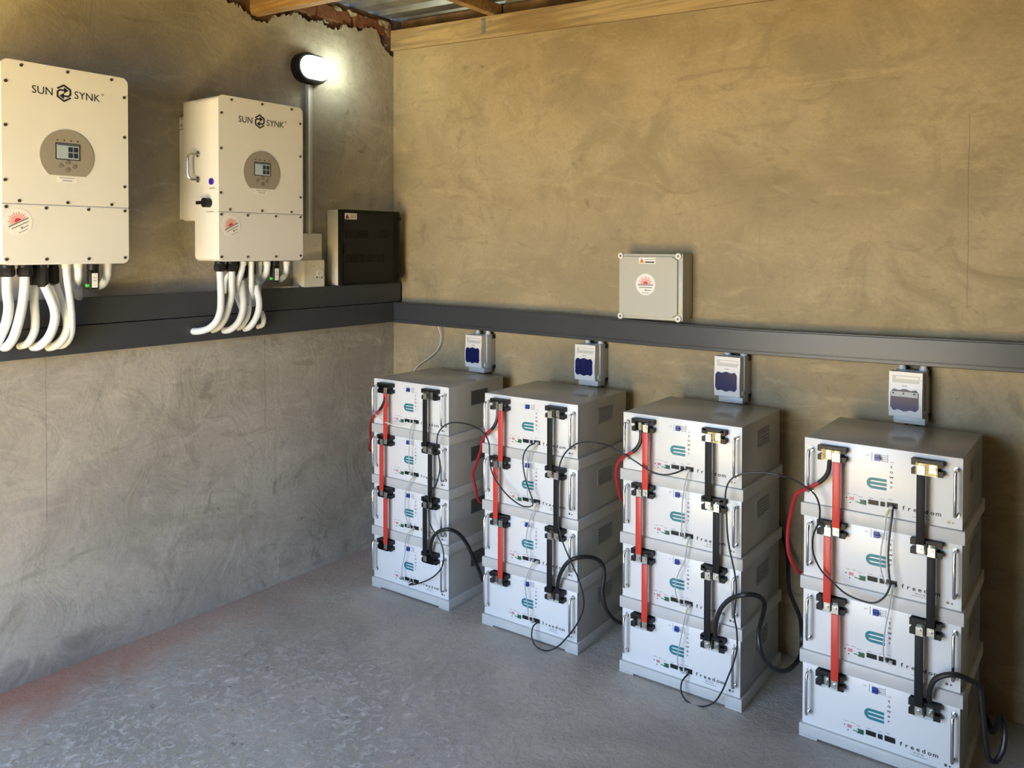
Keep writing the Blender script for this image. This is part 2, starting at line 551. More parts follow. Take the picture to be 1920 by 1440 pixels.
M_LENS2 = mat('lamp_lens_lit', (0.85, 0.88, 0.82), 0.25, emit=(0.95, 1.0, 0.88), estr=1.3)

# cable and hose runs, in metres
CABLE = {
  'red_0': [(0.476, -0.531, 0.919), (0.48, -0.536, 0.892), (0.466, -0.539, 0.858), (0.438, -0.537, 0.828), (0.391, -0.522, 0.797), (0.332, -0.483, 0.758), (0.274, -0.434, 0.7), (0.226, -0.385, 0.632), (0.166, -0.326, 0.564), (0.365, -0.067, 0.5), (0.425, -0.051, 0.62), (0.629, -0.05, 0.86), (0.634, -0.045, 0.99)],
  'red_1': [(1.116, -0.523, 0.915), (1.116, -0.528, 0.879), (1.101, -0.532, 0.842), (1.058, -0.524, 0.809), (0.996, -0.475, 0.76), (0.956, -0.436, 0.706), (0.896, -0.397, 0.625), (0.865, -0.378, 0.574), (0.863, -0.358, 0.513), (0.851, -0.298, 0.427), (1.018, -0.06, 0.5), (1.078, -0.044, 0.62), (1.259, -0.05, 0.86), (1.264, -0.045, 0.99)],
  'red_2': [(1.768, -0.52, 0.917), (1.768, -0.525, 0.877), (1.749, -0.528, 0.845), (1.707, -0.526, 0.816), (1.659, -0.491, 0.776), (1.628, -0.451, 0.72), (1.619, -0.421, 0.661), (1.613, -0.371, 0.596), (1.637, -0.241, 0.6), (1.675, -0.056, 0.5), (1.735, -0.04, 0.62), (1.91, -0.05, 0.86), (1.915, -0.045, 0.99)],
  'red_3': [(2.431, -0.526, 0.916), (2.427, -0.531, 0.874), (2.401, -0.534, 0.84), (2.366, -0.531, 0.817), (2.324, -0.505, 0.784), (2.295, -0.465, 0.72), (2.272, -0.435, 0.626), (2.272, -0.425, 0.561), (2.281, -0.405, 0.514), (2.296, -0.355, 0.47), (2.346, -0.061, 0.5), (2.406, -0.046, 0.62), (2.551, -0.05, 0.86), (2.556, -0.045, 0.99)],
  'black_0': [(0.748, -0.526, 0.247), (0.762, -0.538, 0.292), (0.789, -0.546, 0.335), (0.826, -0.547, 0.363), (0.863, -0.54, 0.374), (0.883, -0.508, 0.356), (0.902, -0.471, 0.307), (0.912, -0.441, 0.246), (0.921, -0.403, 0.167), (0.931, -0.384, 0.118), (0.888, -0.194, 0.12), (0.846, -0.075, 0.2), (0.785, -0.046, 0.45), (0.674, -0.05, 0.86), (0.669, -0.045, 0.99)],
  'black_1': [(1.406, -0.519, 0.247), (1.419, -0.53, 0.291), (1.444, -0.538, 0.341), (1.479, -0.539, 0.383), (1.516, -0.513, 0.396), (1.545, -0.467, 0.384), (1.565, -0.443, 0.356), (1.575, -0.448, 0.314), (1.575, -0.46, 0.264), (1.585, -0.46, 0.209), (1.594, -0.427, 0.158), (1.593, -0.34, 0.101), (1.54, -0.186, 0.12), (1.498, -0.067, 0.2), (1.438, -0.038, 0.45), (1.304, -0.05, 0.86), (1.299, -0.045, 0.99)],
  'black_2': [(2.054, -0.517, 0.248), (2.061, -0.529, 0.297), (2.081, -0.537, 0.355), (2.115, -0.539, 0.398), (2.17, -0.549, 0.431), (2.199, -0.506, 0.419), (2.209, -0.474, 0.388), (2.22, -0.517, 0.369), (2.23, -0.586, 0.337), (2.24, -0.602, 0.295), (2.25, -0.563, 0.234), (2.259, -0.471, 0.172), (2.258, -0.34, 0.128), (2.257, -0.244, 0.127), (2.288, -0.325, 0.227), (2.263, -0.265, 0.272), (2.2, -0.186, 0.33), (2.135, -0.041, 0.45), (1.955, -0.05, 0.86), (1.95, -0.045, 0.99)],
  'black_3': [(2.72, -0.527, 0.252), (2.723, -0.539, 0.286), (2.737, -0.547, 0.326), (2.765, -0.549, 0.35), (2.793, -0.542, 0.356), (2.822, -0.517, 0.34), (2.842, -0.477, 0.312), (2.849, -0.467, 0.256), (2.858, -0.457, 0.147), (2.868, -0.447, 0.09), (2.88, -0.437, 0.084), (2.896, -0.417, 0.112), (2.9, -0.397, 0.162), (2.889, -0.357, 0.179), (2.85, -0.227, 0.06), (2.821, -0.097, 0.03), (2.776, -0.047, 0.12), (2.726, -0.047, 0.45), (2.596, -0.05, 0.86), (2.591, -0.045, 0.99)],
  'data_0': [(0.63, -0.51, 0.077), (0.619, -0.528, 0.071), (0.697, -0.542, 0.102), (0.774, -0.546, 0.146), (0.829, -0.55, 0.199), (0.844, -0.55, 0.237), (0.841, -0.55, 0.286), (0.819, -0.551, 0.328), (0.786, -0.554, 0.36), (0.758, -0.546, 0.391), (0.749, -0.541, 0.457), (0.757, -0.544, 0.522), (0.785, -0.541, 0.541), (0.812, -0.54, 0.612), (0.813, -0.54, 0.65), (0.807, -0.545, 0.7), (0.806, -0.55, 0.739), (0.813, -0.55, 0.779), (0.848, -0.55, 0.817), (0.888, -0.544, 0.835), (0.966, -0.538, 0.838), (1.005, -0.545, 0.835), (1.058, -0.544, 0.816), (1.085, -0.544, 0.778), (1.093, -0.549, 0.729), (1.106, -0.549, 0.66), (1.151, -0.551, 0.609), (1.21, -0.552, 0.57), (1.271, -0.551, 0.552), (1.305, -0.545, 0.561), (1.302, -0.54, 0.58), (1.284, -0.536, 0.614), (1.265, -0.536, 0.657), (1.253, -0.536, 0.713), (1.256, -0.536, 0.755), (1.28, -0.531, 0.792), (1.291, -0.502, 0.798)],
  'data_1': [(1.304, -0.502, 0.082), (1.297, -0.525, 0.074), (1.299, -0.54, 0.042), (1.318, -0.545, 0.011), (1.364, -0.544, 0.002), (1.419, -0.543, 0.031), (1.479, -0.545, 0.099), (1.518, -0.547, 0.156), (1.541, -0.546, 0.211), (1.543, -0.546, 0.257), (1.522, -0.547, 0.321), (1.485, -0.549, 0.387), (1.45, -0.548, 0.449), (1.429, -0.543, 0.497), (1.419, -0.538, 0.628), (1.425, -0.538, 0.685), (1.432, -0.546, 0.736), (1.449, -0.546, 0.779), (1.475, -0.545, 0.811), (1.511, -0.542, 0.837), (1.556, -0.531, 0.847), (1.615, -0.525, 0.846), (1.64, -0.536, 0.847), (1.704, -0.541, 0.828), (1.758, -0.54, 0.806), (1.818, -0.545, 0.783), (1.87, -0.544, 0.778), (1.908, -0.534, 0.788), (1.929, -0.5, 0.798)],
  'data_2': [(1.949, -0.5, 0.076), (1.935, -0.523, 0.056), (1.94, -0.538, 0.021), (1.97, -0.543, -0.001), (2.015, -0.543, 0.001), (2.059, -0.542, 0.028), (2.09, -0.545, 0.078), (2.112, -0.547, 0.135), (2.133, -0.547, 0.196), (2.143, -0.546, 0.248), (2.14, -0.544, 0.304), (2.133, -0.545, 0.343), (2.138, -0.546, 0.415), (2.137, -0.546, 0.468), (2.126, -0.542, 0.514), (2.112, -0.542, 0.572), (2.105, -0.542, 0.618), (2.101, -0.542, 0.692), (2.098, -0.545, 0.749), (2.107, -0.545, 0.788), (2.126, -0.545, 0.813), (2.161, -0.536, 0.83), (2.221, -0.526, 0.84), (2.274, -0.52, 0.84), (2.27, -0.525, 0.841), (2.321, -0.535, 0.836), (2.368, -0.548, 0.822), (2.393, -0.546, 0.803), (2.407, -0.546, 0.767), (2.407, -0.551, 0.725), (2.389, -0.551, 0.672), (2.391, -0.551, 0.618), (2.417, -0.554, 0.571), (2.447, -0.556, 0.548), (2.489, -0.556, 0.519), (2.536, -0.556, 0.509), (2.574, -0.556, 0.512), (2.602, -0.551, 0.538), (2.615, -0.546, 0.576), (2.612, -0.541, 0.584), (2.606, -0.536, 0.651), (2.609, -0.531, 0.724), (2.614, -0.526, 0.776), (2.612, -0.508, 0.793)],
  'white': [(0.352, -0.035, 1.175), (0.364, -0.03, 1.129), (0.357, -0.025, 1.088), (0.329, -0.02, 1.046), (0.282, -0.02, 1.008), (0.214, -0.02, 0.967), (0.173, -0.02, 0.933), (0.19, -0.08, 0.88), (0.25, -0.2, 0.84), (0.32, -0.38, 0.825), (0.388, -0.522, 0.814), (0.423, -0.536, 0.808), (0.454, -0.536, 0.791), (0.515, -0.54, 0.78), (0.571, -0.529, 0.784), (0.595, -0.511, 0.795)],
}
PATCH = {
  '0_0': [(0.635, -0.51, 0.794), (0.633, -0.528, 0.777), (0.624, -0.528, 0.725), (0.62, -0.528, 0.648), (0.622, -0.528, 0.597), (0.614, -0.51, 0.564)],
  '0_1': [(0.635, -0.51, 0.555), (0.63, -0.528, 0.543), (0.62, -0.528, 0.517), (0.604, -0.529, 0.491), (0.597, -0.529, 0.441), (0.598, -0.529, 0.382), (0.603, -0.511, 0.33)],
  '0_2': [(0.63, -0.51, 0.319), (0.62, -0.528, 0.31), (0.601, -0.529, 0.266), (0.595, -0.529, 0.201), (0.577, -0.529, 0.129), (0.582, -0.529, 0.085), (0.603, -0.511, 0.076)],
  '1_0': [(1.298, -0.502, 0.799), (1.283, -0.519, 0.771), (1.265, -0.521, 0.719), (1.262, -0.521, 0.633), (1.267, -0.521, 0.58), (1.271, -0.503, 0.563)],
  '1_1': [(1.299, -0.502, 0.558), (1.298, -0.518, 0.543), (1.274, -0.521, 0.489), (1.26, -0.521, 0.434), (1.259, -0.521, 0.369), (1.272, -0.521, 0.338), (1.278, -0.503, 0.325)],
  '1_2': [(1.299, -0.502, 0.323), (1.289, -0.518, 0.317), (1.269, -0.521, 0.281), (1.254, -0.521, 0.23), (1.257, -0.521, 0.187), (1.266, -0.521, 0.142), (1.273, -0.521, 0.091), (1.278, -0.503, 0.078)],
  '2_0': [(1.946, -0.5, 0.796), (1.944, -0.516, 0.776), (1.935, -0.518, 0.724), (1.929, -0.518, 0.672), (1.928, -0.518, 0.613), (1.929, -0.518, 0.57), (1.931, -0.5, 0.556)],
  '2_1': [(1.948, -0.5, 0.559), (1.947, -0.516, 0.538), (1.942, -0.518, 0.489), (1.919, -0.519, 0.436), (1.905, -0.519, 0.389), (1.91, -0.519, 0.347), (1.928, -0.516, 0.32), (1.938, -0.5, 0.318)],
  '2_2': [(1.95, -0.5, 0.319), (1.947, -0.516, 0.306), (1.935, -0.518, 0.245), (1.925, -0.519, 0.19), (1.916, -0.519, 0.144), (1.919, -0.519, 0.101), (1.932, -0.516, 0.081), (1.94, -0.5, 0.079)],
  '3_0': [(2.607, -0.508, 0.795), (2.598, -0.524, 0.776), (2.595, -0.526, 0.735), (2.584, -0.526, 0.669), (2.583, -0.526, 0.613), (2.596, -0.526, 0.568), (2.602, -0.508, 0.558)],
  '3_1': [(2.615, -0.508, 0.557), (2.614, -0.524, 0.54), (2.609, -0.526, 0.495), (2.6, -0.526, 0.444), (2.594, -0.526, 0.393), (2.593, -0.526, 0.353), (2.6, -0.524, 0.327), (2.61, -0.508, 0.322)],
}
HOSE1 = {
  'a': [(0.21, -1.995, 1.488), (0.2, -1.991, 1.425), (0.19, -1.983, 1.381), (0.16, -1.977, 1.332), (0.12, -1.976, 1.285), (0.09, -1.979, 1.251), (0.06, -1.978, 1.233)],
  'b': [(0.21, -1.94, 1.487), (0.2, -1.939, 1.431), (0.19, -1.943, 1.371), (0.17, -1.948, 1.31), (0.14, -1.951, 1.264), (0.11, -1.956, 1.238), (0.06, -1.949, 1.23)],
  'c': [(0.16, -1.889, 1.444), (0.16, -1.89, 1.378), (0.15, -1.883, 1.324), (0.14, -1.883, 1.283), (0.12, -1.894, 1.245), (0.06, -1.9, 1.229)],
  'd': [(0.2, -1.875, 1.448), (0.2, -1.854, 1.399), (0.19, -1.836, 1.352), (0.17, -1.831, 1.305), (0.14, -1.84, 1.254), (0.11, -1.855, 1.229), (0.06, -1.857, 1.223)],
  'e': [(0.16, -1.822, 1.447), (0.16, -1.804, 1.395), (0.16, -1.784, 1.335), (0.15, -1.776, 1.287), (0.13, -1.783, 1.249), (0.1, -1.798, 1.223), (0.06, -1.805, 1.216)],
  'f': [(0.2, -1.802, 1.518), (0.2, -1.8, 1.479), (0.19, -1.788, 1.416), (0.18, -1.777, 1.352), (0.16, -1.766, 1.296), (0.13, -1.759, 1.251), (0.1, -1.766, 1.224), (0.06, -1.772, 1.217)],
  'g': [(0.2, -1.761, 1.518), (0.2, -1.76, 1.478), (0.16, -1.747, 1.451), (0.08, -1.713, 1.43), (0.02, -1.685, 1.425)],
  'h': [(0.2, -1.658, 1.518), (0.2, -1.658, 1.479), (0.15, -1.644, 1.447), (0.08, -1.623, 1.432), (0.02, -1.594, 1.428)],
  'grey': [(0.1, -1.713, 1.431), (0.1, -1.713, 1.409), (0.06, -1.693, 1.39)],
}
HOSE2 = {
  'a': [(0.23, -1.215, 1.488), (0.22, -1.205, 1.425), (0.21, -1.197, 1.365), (0.19, -1.188, 1.312), (0.16, -1.188, 1.267), (0.13, -1.205, 1.239), (0.1, -1.23, 1.229), (0.06, -1.233, 1.227)],
  'b': [(0.23, -1.161, 1.486), (0.22, -1.154, 1.423), (0.2, -1.142, 1.37), (0.18, -1.143, 1.321), (0.15, -1.141, 1.275), (0.12, -1.148, 1.242), (0.06, -1.141, 1.223)],
  'c': [(0.23, -1.106, 1.516), (0.23, -1.112, 1.481), (0.22, -1.119, 1.445), (0.2, -1.115, 1.413), (0.17, -1.094, 1.379), (0.12, -1.047, 1.337), (0.06, -0.989, 1.298)],
  'd': [(0.2, -1.098, 1.44), (0.19, -1.082, 1.379), (0.18, -1.071, 1.337), (0.16, -1.064, 1.291), (0.13, -1.067, 1.248), (0.1, -1.084, 1.223), (0.06, -1.09, 1.219)],
  'e': [(0.17, -1.063, 1.438), (0.16, -1.035, 1.384), (0.15, -1.021, 1.329), (0.13, -1.014, 1.278), (0.1, -1.022, 1.235), (0.06, -1.018, 1.22)],
  'f': [(0.23, -1.067, 1.516), (0.22, -1.059, 1.46), (0.2, -1.044, 1.406), (0.15, -1.004, 1.361), (0.06, -0.938, 1.32)],
  'g': [(0.2, -1.025, 1.418), (0.19, -1.001, 1.354), (0.17, -0.986, 1.311), (0.14, -0.982, 1.264), (0.11, -0.99, 1.229), (0.06, -0.984, 1.217)],
  'h': [(0.2, -1.003, 1.515), (0.18, -0.99, 1.47), (0.12, -0.949, 1.438), (0.04, -0.892, 1.417)],
  'i': [(0.23, -0.987, 1.515), (0.22, -0.981, 1.478), (0.17, -0.959, 1.448), (0.1, -0.93, 1.422), (0.04, -0.891, 1.412)],
  'j': [(0.1, -0.923, 1.291), (0.11, -0.917, 1.26), (0.1, -0.915, 1.233), (0.06, -0.919, 1.22)],
  'k': [(0.23, -0.886, 1.514), (0.22, -0.88, 1.48), (0.16, -0.844, 1.448), (0.08, -0.799, 1.43), (0.02, -0.755, 1.425)],
  'l': [(0.14, -1.11, 1.465), (0.12, -1.114, 1.439), (0.1, -1.104, 1.409), (0.06, -1.077, 1.382)],
  'grey': [(0.1, -0.94, 1.416), (0.1, -0.938, 1.394), (0.06, -0.908, 1.375)],
}

# ================================================================== the setting
SL = 0.0437                       # roof falls to the right
def z_raft(x): return 2.623 - SL * x
def z_sheet(x): return 2.800 - SL * x

struct(MB().box(-0.2, ROOM_X + 0.2, FRONT_Y - 0.2, 0.2, -0.1, 0).obj('floor', M_FLOOR), 'worn grey concrete floor with red dust by the wall')
g = MB().box(-9, 13, -16, FRONT_Y - 0.2, -0.15, -0.02).obj('ground_outside', M_GROUND)
struct(g, 'bare soil outside the door')

# left wall: plaster coat with a broken top edge over brickwork
jag = [(FRONT_Y, 2.83), (-1.5, 2.82), (-1.25, 2.76), (-1.07, 2.665), (-1.0, 2.648), (-0.949, 2.642), (-0.906, 2.616), (-0.882, 2.60), (-0.813, 2.600), (-0.76, 2.645),
       (-0.647, 2.685), (-0.571, 2.658), (-0.507, 2.678), (-0.448, 2.659), (-0.373, 2.668), (-0.350, 2.692), (-0.240, 2.688), (-0.200, 2.714),
       (-0.125, 2.716), (-0.092, 2.653), (-0.040, 2.615), (0.0, 2.60)]
edge = []
for (a, b) in zip(jag, jag[1:]):
    n = 8 if a[0] > -1.3 else 2
    for i in range(n):
        t = i / n
        j = 0.0 if i == 0 else random.uniform(-0.011, 0.011)
        edge.append((a[0] + (b[0] - a[0]) * t, a[1] + (b[1] - a[1]) * t + j))
edge.append(jag[-1])
m = MB()
bot_f = [m.bm.verts.new((0, y, 0)) for y, z in edge]
mid_f = [m.bm.verts.new((0, y, 2.55)) for y, z in edge]
top_f = [m.bm.verts.new((0, y, z)) for y, z in edge]
bot_b = [m.bm.verts.new((-0.02, y, 0)) for y, z in edge]
top_b = [m.bm.verts.new((-0.02, y, z + random.uniform(-0.012, 0.004))) for y, z in edge]
for i in range(len(edge) - 1):
    m.bm.faces.new((bot_f[i], bot_f[i + 1], mid_f[i + 1], mid_f[i]))
    m.bm.faces.new((mid_f[i], mid_f[i + 1], top_f[i + 1], top_f[i]))
    m.bm.faces.new((top_f[i], top_f[i + 1], top_b[i + 1], top_b[i]))
    m.bm.faces.new((bot_b[i + 1], bot_b[i], top_b[i], top_b[i + 1]))
wall_left = struct(m.obj('wall_left', M_WL), 'grey cement plastered wall on the left, its top edge broken open')
MB().poly3([(-0.2, FRONT_Y - 0.2, 0), (-0.0205, FRONT_Y - 0.2, 0), (-0.0205, 0.2, 0), (-0.2, 0.2, 0)],
           [(-0.2, FRONT_Y - 0.2, 2.80), (-0.0205, FRONT_Y - 0.2, 2.80), (-0.0205, 0.2, 2.80), (-0.2, 0.2, 2.80)]).obj('wall_core', M_CORE, wall_left)
for row, z0 in enumerate((2.618, 2.703)):
    y = -1.08 + (0.11 if row else 0)
    while y < -0.02:
        y1 = min(y + 0.222 + random.uniform(-0.006, 0.006), -0.005)
        f = -0.0075 - random.uniform(0, 0.008) if row else -0.0206
        b = MB().box(-0.0995, f, y, y1, z0 + random.uniform(-0.002, 0.002), z0 + 0.073, 0.006, 1)
        for v in b.bm.verts:
            v.co += Vector((random.uniform(-.003, 0), random.uniform(-.003, .003), random.uniform(-.003, .003)))
        b.obj('brick', M_BRICK, wall_left)
        y = y1 + 0.013
for y0, z0, s in ((-0.37, 2.772, 0.03), (-0.28, 2.77, 0.035), (-0.20, 2.765, 0.028), (-0.06, 2.762, 0.04), (-0.035, 2.73, 0.032), (-0.045, 2.655, 0.018), (-0.55, 2.70, 0.02), (-0.45, 2.69, 0.022), (-0.63, 2.70, 0.02)):
    b = MB()
    t = bmesh.new()
    bmesh.ops.create_icosphere(t, subdivisions=2, radius=s)
    for v in t.verts:
        k = 1 + random.uniform(-0.3, 0.25)
        v.co = Vector((-0.03 + v.co.x * 0.8 * k, y0 + v.co.y * 1.2 * k, z0 + v.co.z * 0.6 * k))
    b.merge(t)
    b.obj('mortar_lump', M_MORTAR, wall_left)

# back wall (under the sloping roof beam)
m = MB(mp_front)
m.prism([(-0.0, 0), (ROOM_X, 0), (ROOM_X, z_raft(ROOM_X) + 0.004), (0, z_raft(0) + 0.004)], -0.2, 0)
wall_back = struct(m.obj('wall_back', M_WB), 'tall cement plastered back wall behind the battery towers')
MB(mp_front).prism([(0, z_raft(0) + 0.004), (ROOM_X, z_raft(ROOM_X) + 0.004), (ROOM_X, z_sheet(ROOM_X)), (0, z_sheet(0))], -0.2, -0.06).obj('wall_core', M_CORE, wall_back)
struct(MB().box(ROOM_X, ROOM_X + 0.2, FRONT_Y - 0.2, 0.2, 0, 2.7).obj('wall_right', M_WO), 'plastered wall on the right, outside the picture')
m = MB()
m.box(0, DOOR_X0, FRONT_Y - 0.2, FRONT_Y, 0, 2.8).box(DOOR_X1, ROOM_X, FRONT_Y - 0.2, FRONT_Y, 0, 2.7).box(DOOR_X0, DOOR_X1, FRONT_Y - 0.2, FRONT_Y, DOOR_H, 2.75)
struct(m.obj('wall_front', M_WO), 'plastered front wall with the open doorway, behind the camera')

# corrugated roof sheet, ribs running with the fall
prof = []
y = -4.3
while y < 0.45:
    for dy, dz in ((0, 0), (0.052, 0), (0.072, 0.036), (0.118, 0.036), (0.138, 0)):
        prof.append((y + dy, dz))
    y += 0.17
m = MB()
xs = (-0.45, 1.0, 3.0, ROOM_X + 0.3)
for th in (0.0, 0.0012):
    rows = [[m.bm.verts.new((x, yy, z_sheet(x) + 0.001 + dz + th)) for yy, dz in prof] for x in xs]
    for r0, r1 in zip(rows, rows[1:]):
        for i in range(len(prof) - 1):
            m.bm.faces.new((r0[i], r0[i + 1], r1[i + 1], r1[i]))
struct(m.obj('ceiling', M_SHEET, recalc=False), 'bare galvanised corrugated roof sheeting')

def beam(name, x0, x1, y0, y1, zf, h, mt, label):
    m = MB()
    v = [m.bm.verts.new(c) for c in ((x0, y0, zf(x0)), (x1, y0, zf(x1)), (x1, y1, zf(x1)), (x0, y1, zf(x0)),
                                      (x0, y0, zf(x0) + h), (x1, y0, zf(x1) + h), (x1, y1, zf(x1) + h), (x0, y1, zf(x0) + h))]
    for f in ((0, 1, 2, 3), (7, 6, 5, 4), (0, 4, 5, 1), (1, 5, 6, 2), (2, 6, 7, 3), (3, 7, 4, 0)):
        m.bm.faces.new([v[i] for i in f])
    bmesh.ops.bevel(m.bm, geom=list(m.bm.edges), offset=0.002, segments=1, affect='EDGES')
    return tag(m.obj(name, mt), label, 'beam')
r1 = beam('roof_beam', -0.012, ROOM_X - 0.01, -0.012, 0.035, lambda x: z_raft(x) + 0.005, 0.108, M_WOOD, 'pale pine roof beam lying along the top of the back wall')
MB(mp_front).rect(0.615, 0.64, 2.627, 2.70, 0.0125, 0.0145).obj('metal_strap', M_PLATE, r1)
beam('roof_beam', -0.06, ROOM_X - 0.01, -0.889, -0.843, lambda x: z_raft(x) + 0.001, 0.112, M_WOOD2, 'golden pine roof beam let into the broken top of the left wall')
m = MB().box(0.655, 0.695, -3.8, 0.05, z_raft(0.655) + 0.1135, z_sheet(0.70) - 0.002, 0.002, 1)
tag(m.obj('roof_purlin', M_WOOD2), 'brown pine purlin crossing over the back wall beam under the roof sheet', 'beam')

# ================================================================== cable trunking
def trunk_left(z0, z1, y1, label):
    t = thing('cable_duct', label, 'trunking', (0, 0, z0))
    h = z1 - z0
    MB().box(0.0005, 0.060, -2.9, y1, 0.004, h - 0.004).obj('duct_body', M_TRUNKD, t)
    MB().box(0.061, 0.070, -2.9, y1, 0.0, h, 0.002, 2).box(0.035, 0.061, -2.9, y1, h - 0.0035, h - 0.0005).box(0.035, 0.061, -2.9, y1, 0.0005, 0.0035).obj('duct_lid', M_TRUNK, t)
trunk_left(1.182, 1.2855, -0.0715, 'charcoal cable trunk on the left wall, lower one of the stacked pair')
trunk_left(1.2885, 1.388, -0.018, 'charcoal cable trunk on the left wall, upper one below the inverters')
st = [(0.0005, 1.180, 1.287), (0.5, 1.175, 1.285), (1.0, 1.171, 1.282), (1.6, 1.165, 1.268), (2.0, 1.164, 1.263), (2.5, 1.170, 1.269), (2.9, 1.176, 1.275), (4.65, 1.178, 1.277)]
def sweep(m, prof):
    rings = []
    for x, za, zb in st:
        rings.append([m.bm.verts.new((x, y, za + (zb - za) * t)) for y, t in prof])
    n = len(prof)
    for a, b in zip(rings, rings[1:]):
        for i in range(n):
            m.bm.faces.new((a[i], a[(i + 1) % n], b[(i + 1) % n], b[i]))
    m.bm.faces.new(rings[0])
    m.bm.faces.new(rings[-1][::-1])
    return m
t = thing('cable_duct', 'long charcoal cable trunk along the back wall above the towers', 'trunking')
sweep(MB(), [(-0.0005, 0.03), (-0.058, 0.03), (-0.058, 0.97), (-0.0005, 0.97)]).obj('duct_body', M_TRUNKD, t)
sweep(MB(), [(-0.03, 0.0), (-0.068, 0.0), (-0.070, 0.02), (-0.070, 0.13), (-0.0685, 0.14), (-0.0685, 0.16), (-0.070, 0.17), (-0.070, 0.92), (-0.0688, 0.935), (-0.070, 0.95), (-0.070, 0.98), (-0.068, 1.0), (-0.03, 1.0), (-0.03, 0.985), (-0.0595, 0.985), (-0.0595, 0.015), (-0.03, 0.015)]).obj('duct_lid', M_TRUNK, t)

# ================================================================== battery towers
TW = [(0.372, -0.502, 0.016), (1.025, -0.495, 0.017), (1.679, -0.491, 0.010), (2.344, -0.496, -0.003)]
LEV = [0.0, 0.241, 0.481, 0.718]          # tray undersides, bottom to top
HB = [0.199, 0.198, 0.195, 0.210]         # box heights above the tray
W, D, TR, E = 0.453, 0.396, 0.042, 0.0085
TNAME = ['the tower nearest the wall corner', 'the second tower from the corner', 'the third tower from the corner', 'the rightmost tower']
LNAME = ['bottom', 'third from the top', 'second from the top', 'top']

def mk(fn, name, mt, smooth=False):
    m = MB(mp_front)
    fn(m)
    return m.mesh(name, mt, smooth)
ME = {}
for k, h in enumerate(HB):
    ME['casing%d' % k] = MB().box(0.0008, W - 0.0008, 0.0042, D, TR + 0.0005, TR + h - 0.0006, 0.0015, 2).mesh('casing', M_CASE, True)
    ME['panel%d' % k] = MB().box(0, W, 0.0, 0.0041, TR + 0.0005, TR + h - 0.0006, 0.0012, 2).mesh('front_panel', M_PANEL, True)
def tray(bottom):
    m = MB()
    m.box(-E, W + E, -E, D + E, 0.0005 if not bottom else 0.006, TR, 0.003, 2)
    if bottom:
        m.box(-E, 0.05, -E, D + E, 0.0, 0.0062, 0.001, 1).box(W - 0.05, W + E, -E, D + E, 0.0, 0.0062, 0.001, 1)
    return m.mesh('base_tray', M_TRAY, True)
ME['tray'] = tray(False)
ME['tray0'] = tray(True)
def handle(m):
    z0, z1 = TR + 0.043, TR + 0.176
    p = [(0, 0, z0), (0, -0.020, z0), (0, -0.029, z0 + 0.003), (0, -0.032, z0 + 0.012), (0, -0.032, z1 - 0.012), (0, -0.029, z1 - 0.003), (0, -0.020, z1), (0, 0, z1)]
    m.tube(p, 0.0048, 10)
    for z in (z0, z1):
        m.tube([(0, 0.0, z), (0, -0.004, z)], 0.008, 12)
ME['handle'] = mk(handle, 'handle', M_CHROME, True)
def tblock(m):
    m.prism([(0, 0), (0.083, 0), (0.083, 0.015), (0.072, 0.015), (0.072, 0.027), (0.083, 0.027), (0.083, 0.044), (0, 0.044), (0, 0.027), (0.011, 0.027), (0.011, 0.015), (0, 0.015)], 0, 0.015)
    m.rect(0.014, 0.069, 0.004, 0.040, 0.010, 0.019)
    m.rect(0.004, 0.079, 0.037, 0.044, 0.010, 0.030)
    m.rect(0.040, 0.043, 0.002, 0.037, 0.019, 0.030)
    m.rect(0.069, 0.084, 0.027, 0.045, 0.015, 0.030).rect(-0.001, 0.014, 0.027, 0.045, 0.015, 0.030)
    m.rect(0.069, 0.084, -0.001, 0.0155, 0.015, 0.028).rect(-0.001, 0.014, -0.001, 0.0155, 0.015, 0.028)
    m.rect(0.066, 0.070, 0.0, 0.040, 0.010, 0.030).rect(0.013, 0.017, 0.0, 0.040, 0.010, 0.030)
ME['tblock'] = mk(tblock, 'terminal_block', M_BLACK)
def lug(m):
    m.rect(-0.0105, 0.0105, 0.005, 0.031, 0.019, 0.0225, 0.003)
    m.disc(0, 0.018, 0.0075, 0.0225, 0.0285, 6)
    m.disc(0, 0.018, 0.0035, 0.0285, 0.032, 10)
ME['lug'] = mk(lug, 'lug', M_STEEL)
ME['cover'] = mk(lambda m: m.rect(0.012, 0.071, 0.0, 0.036, 0.0335, 0.0345), 'clear_cover', M_CLEAR)
def eframe(m):
    m.rect(0.203, 0.2045, 0.165, 0.191, 0, 0.0006).rect(0.2485, 0.25, 0.165, 0.191, 0, 0.0006)
    for i in range(4):
        m.rect(0.234, 0.247, 0.168 + i * 0.0055, 0.1695 + i * 0.0055, 0, 0.0006)
    m.text('ON', 0.186, 0.1785, 0.006, 0.0006).text('OFF', 0.257, 0.166, 0.006, 0.0006)
    for u, v in ((0.131, 0.051), (0.150, 0.051), (0.166, 0.047), (0.197, 0.049), (0.230, 0.051), (0.252, 0.054)):
        m.rect(u, u + 0.012, v, v + 0.0012, 0, 0.0006)
ME['marks'] = mk(eframe, 'small_print', M_INKG)
def toggle(m):
    m.rect(0.208, 0.233, 0.167, 0.189, 0, 0.002)
ME['bwin'] = mk(toggle, 'breaker_plate', M_STICK)
ME['toggle'] = mk(lambda m: m.rect(0.213, 0.228, 0.169, 0.186, 0.002, 0.010).rect(0.216, 0.231, 0.172, 0.179, 0.010, 0.016), 'breaker_toggle', M_BLUE)
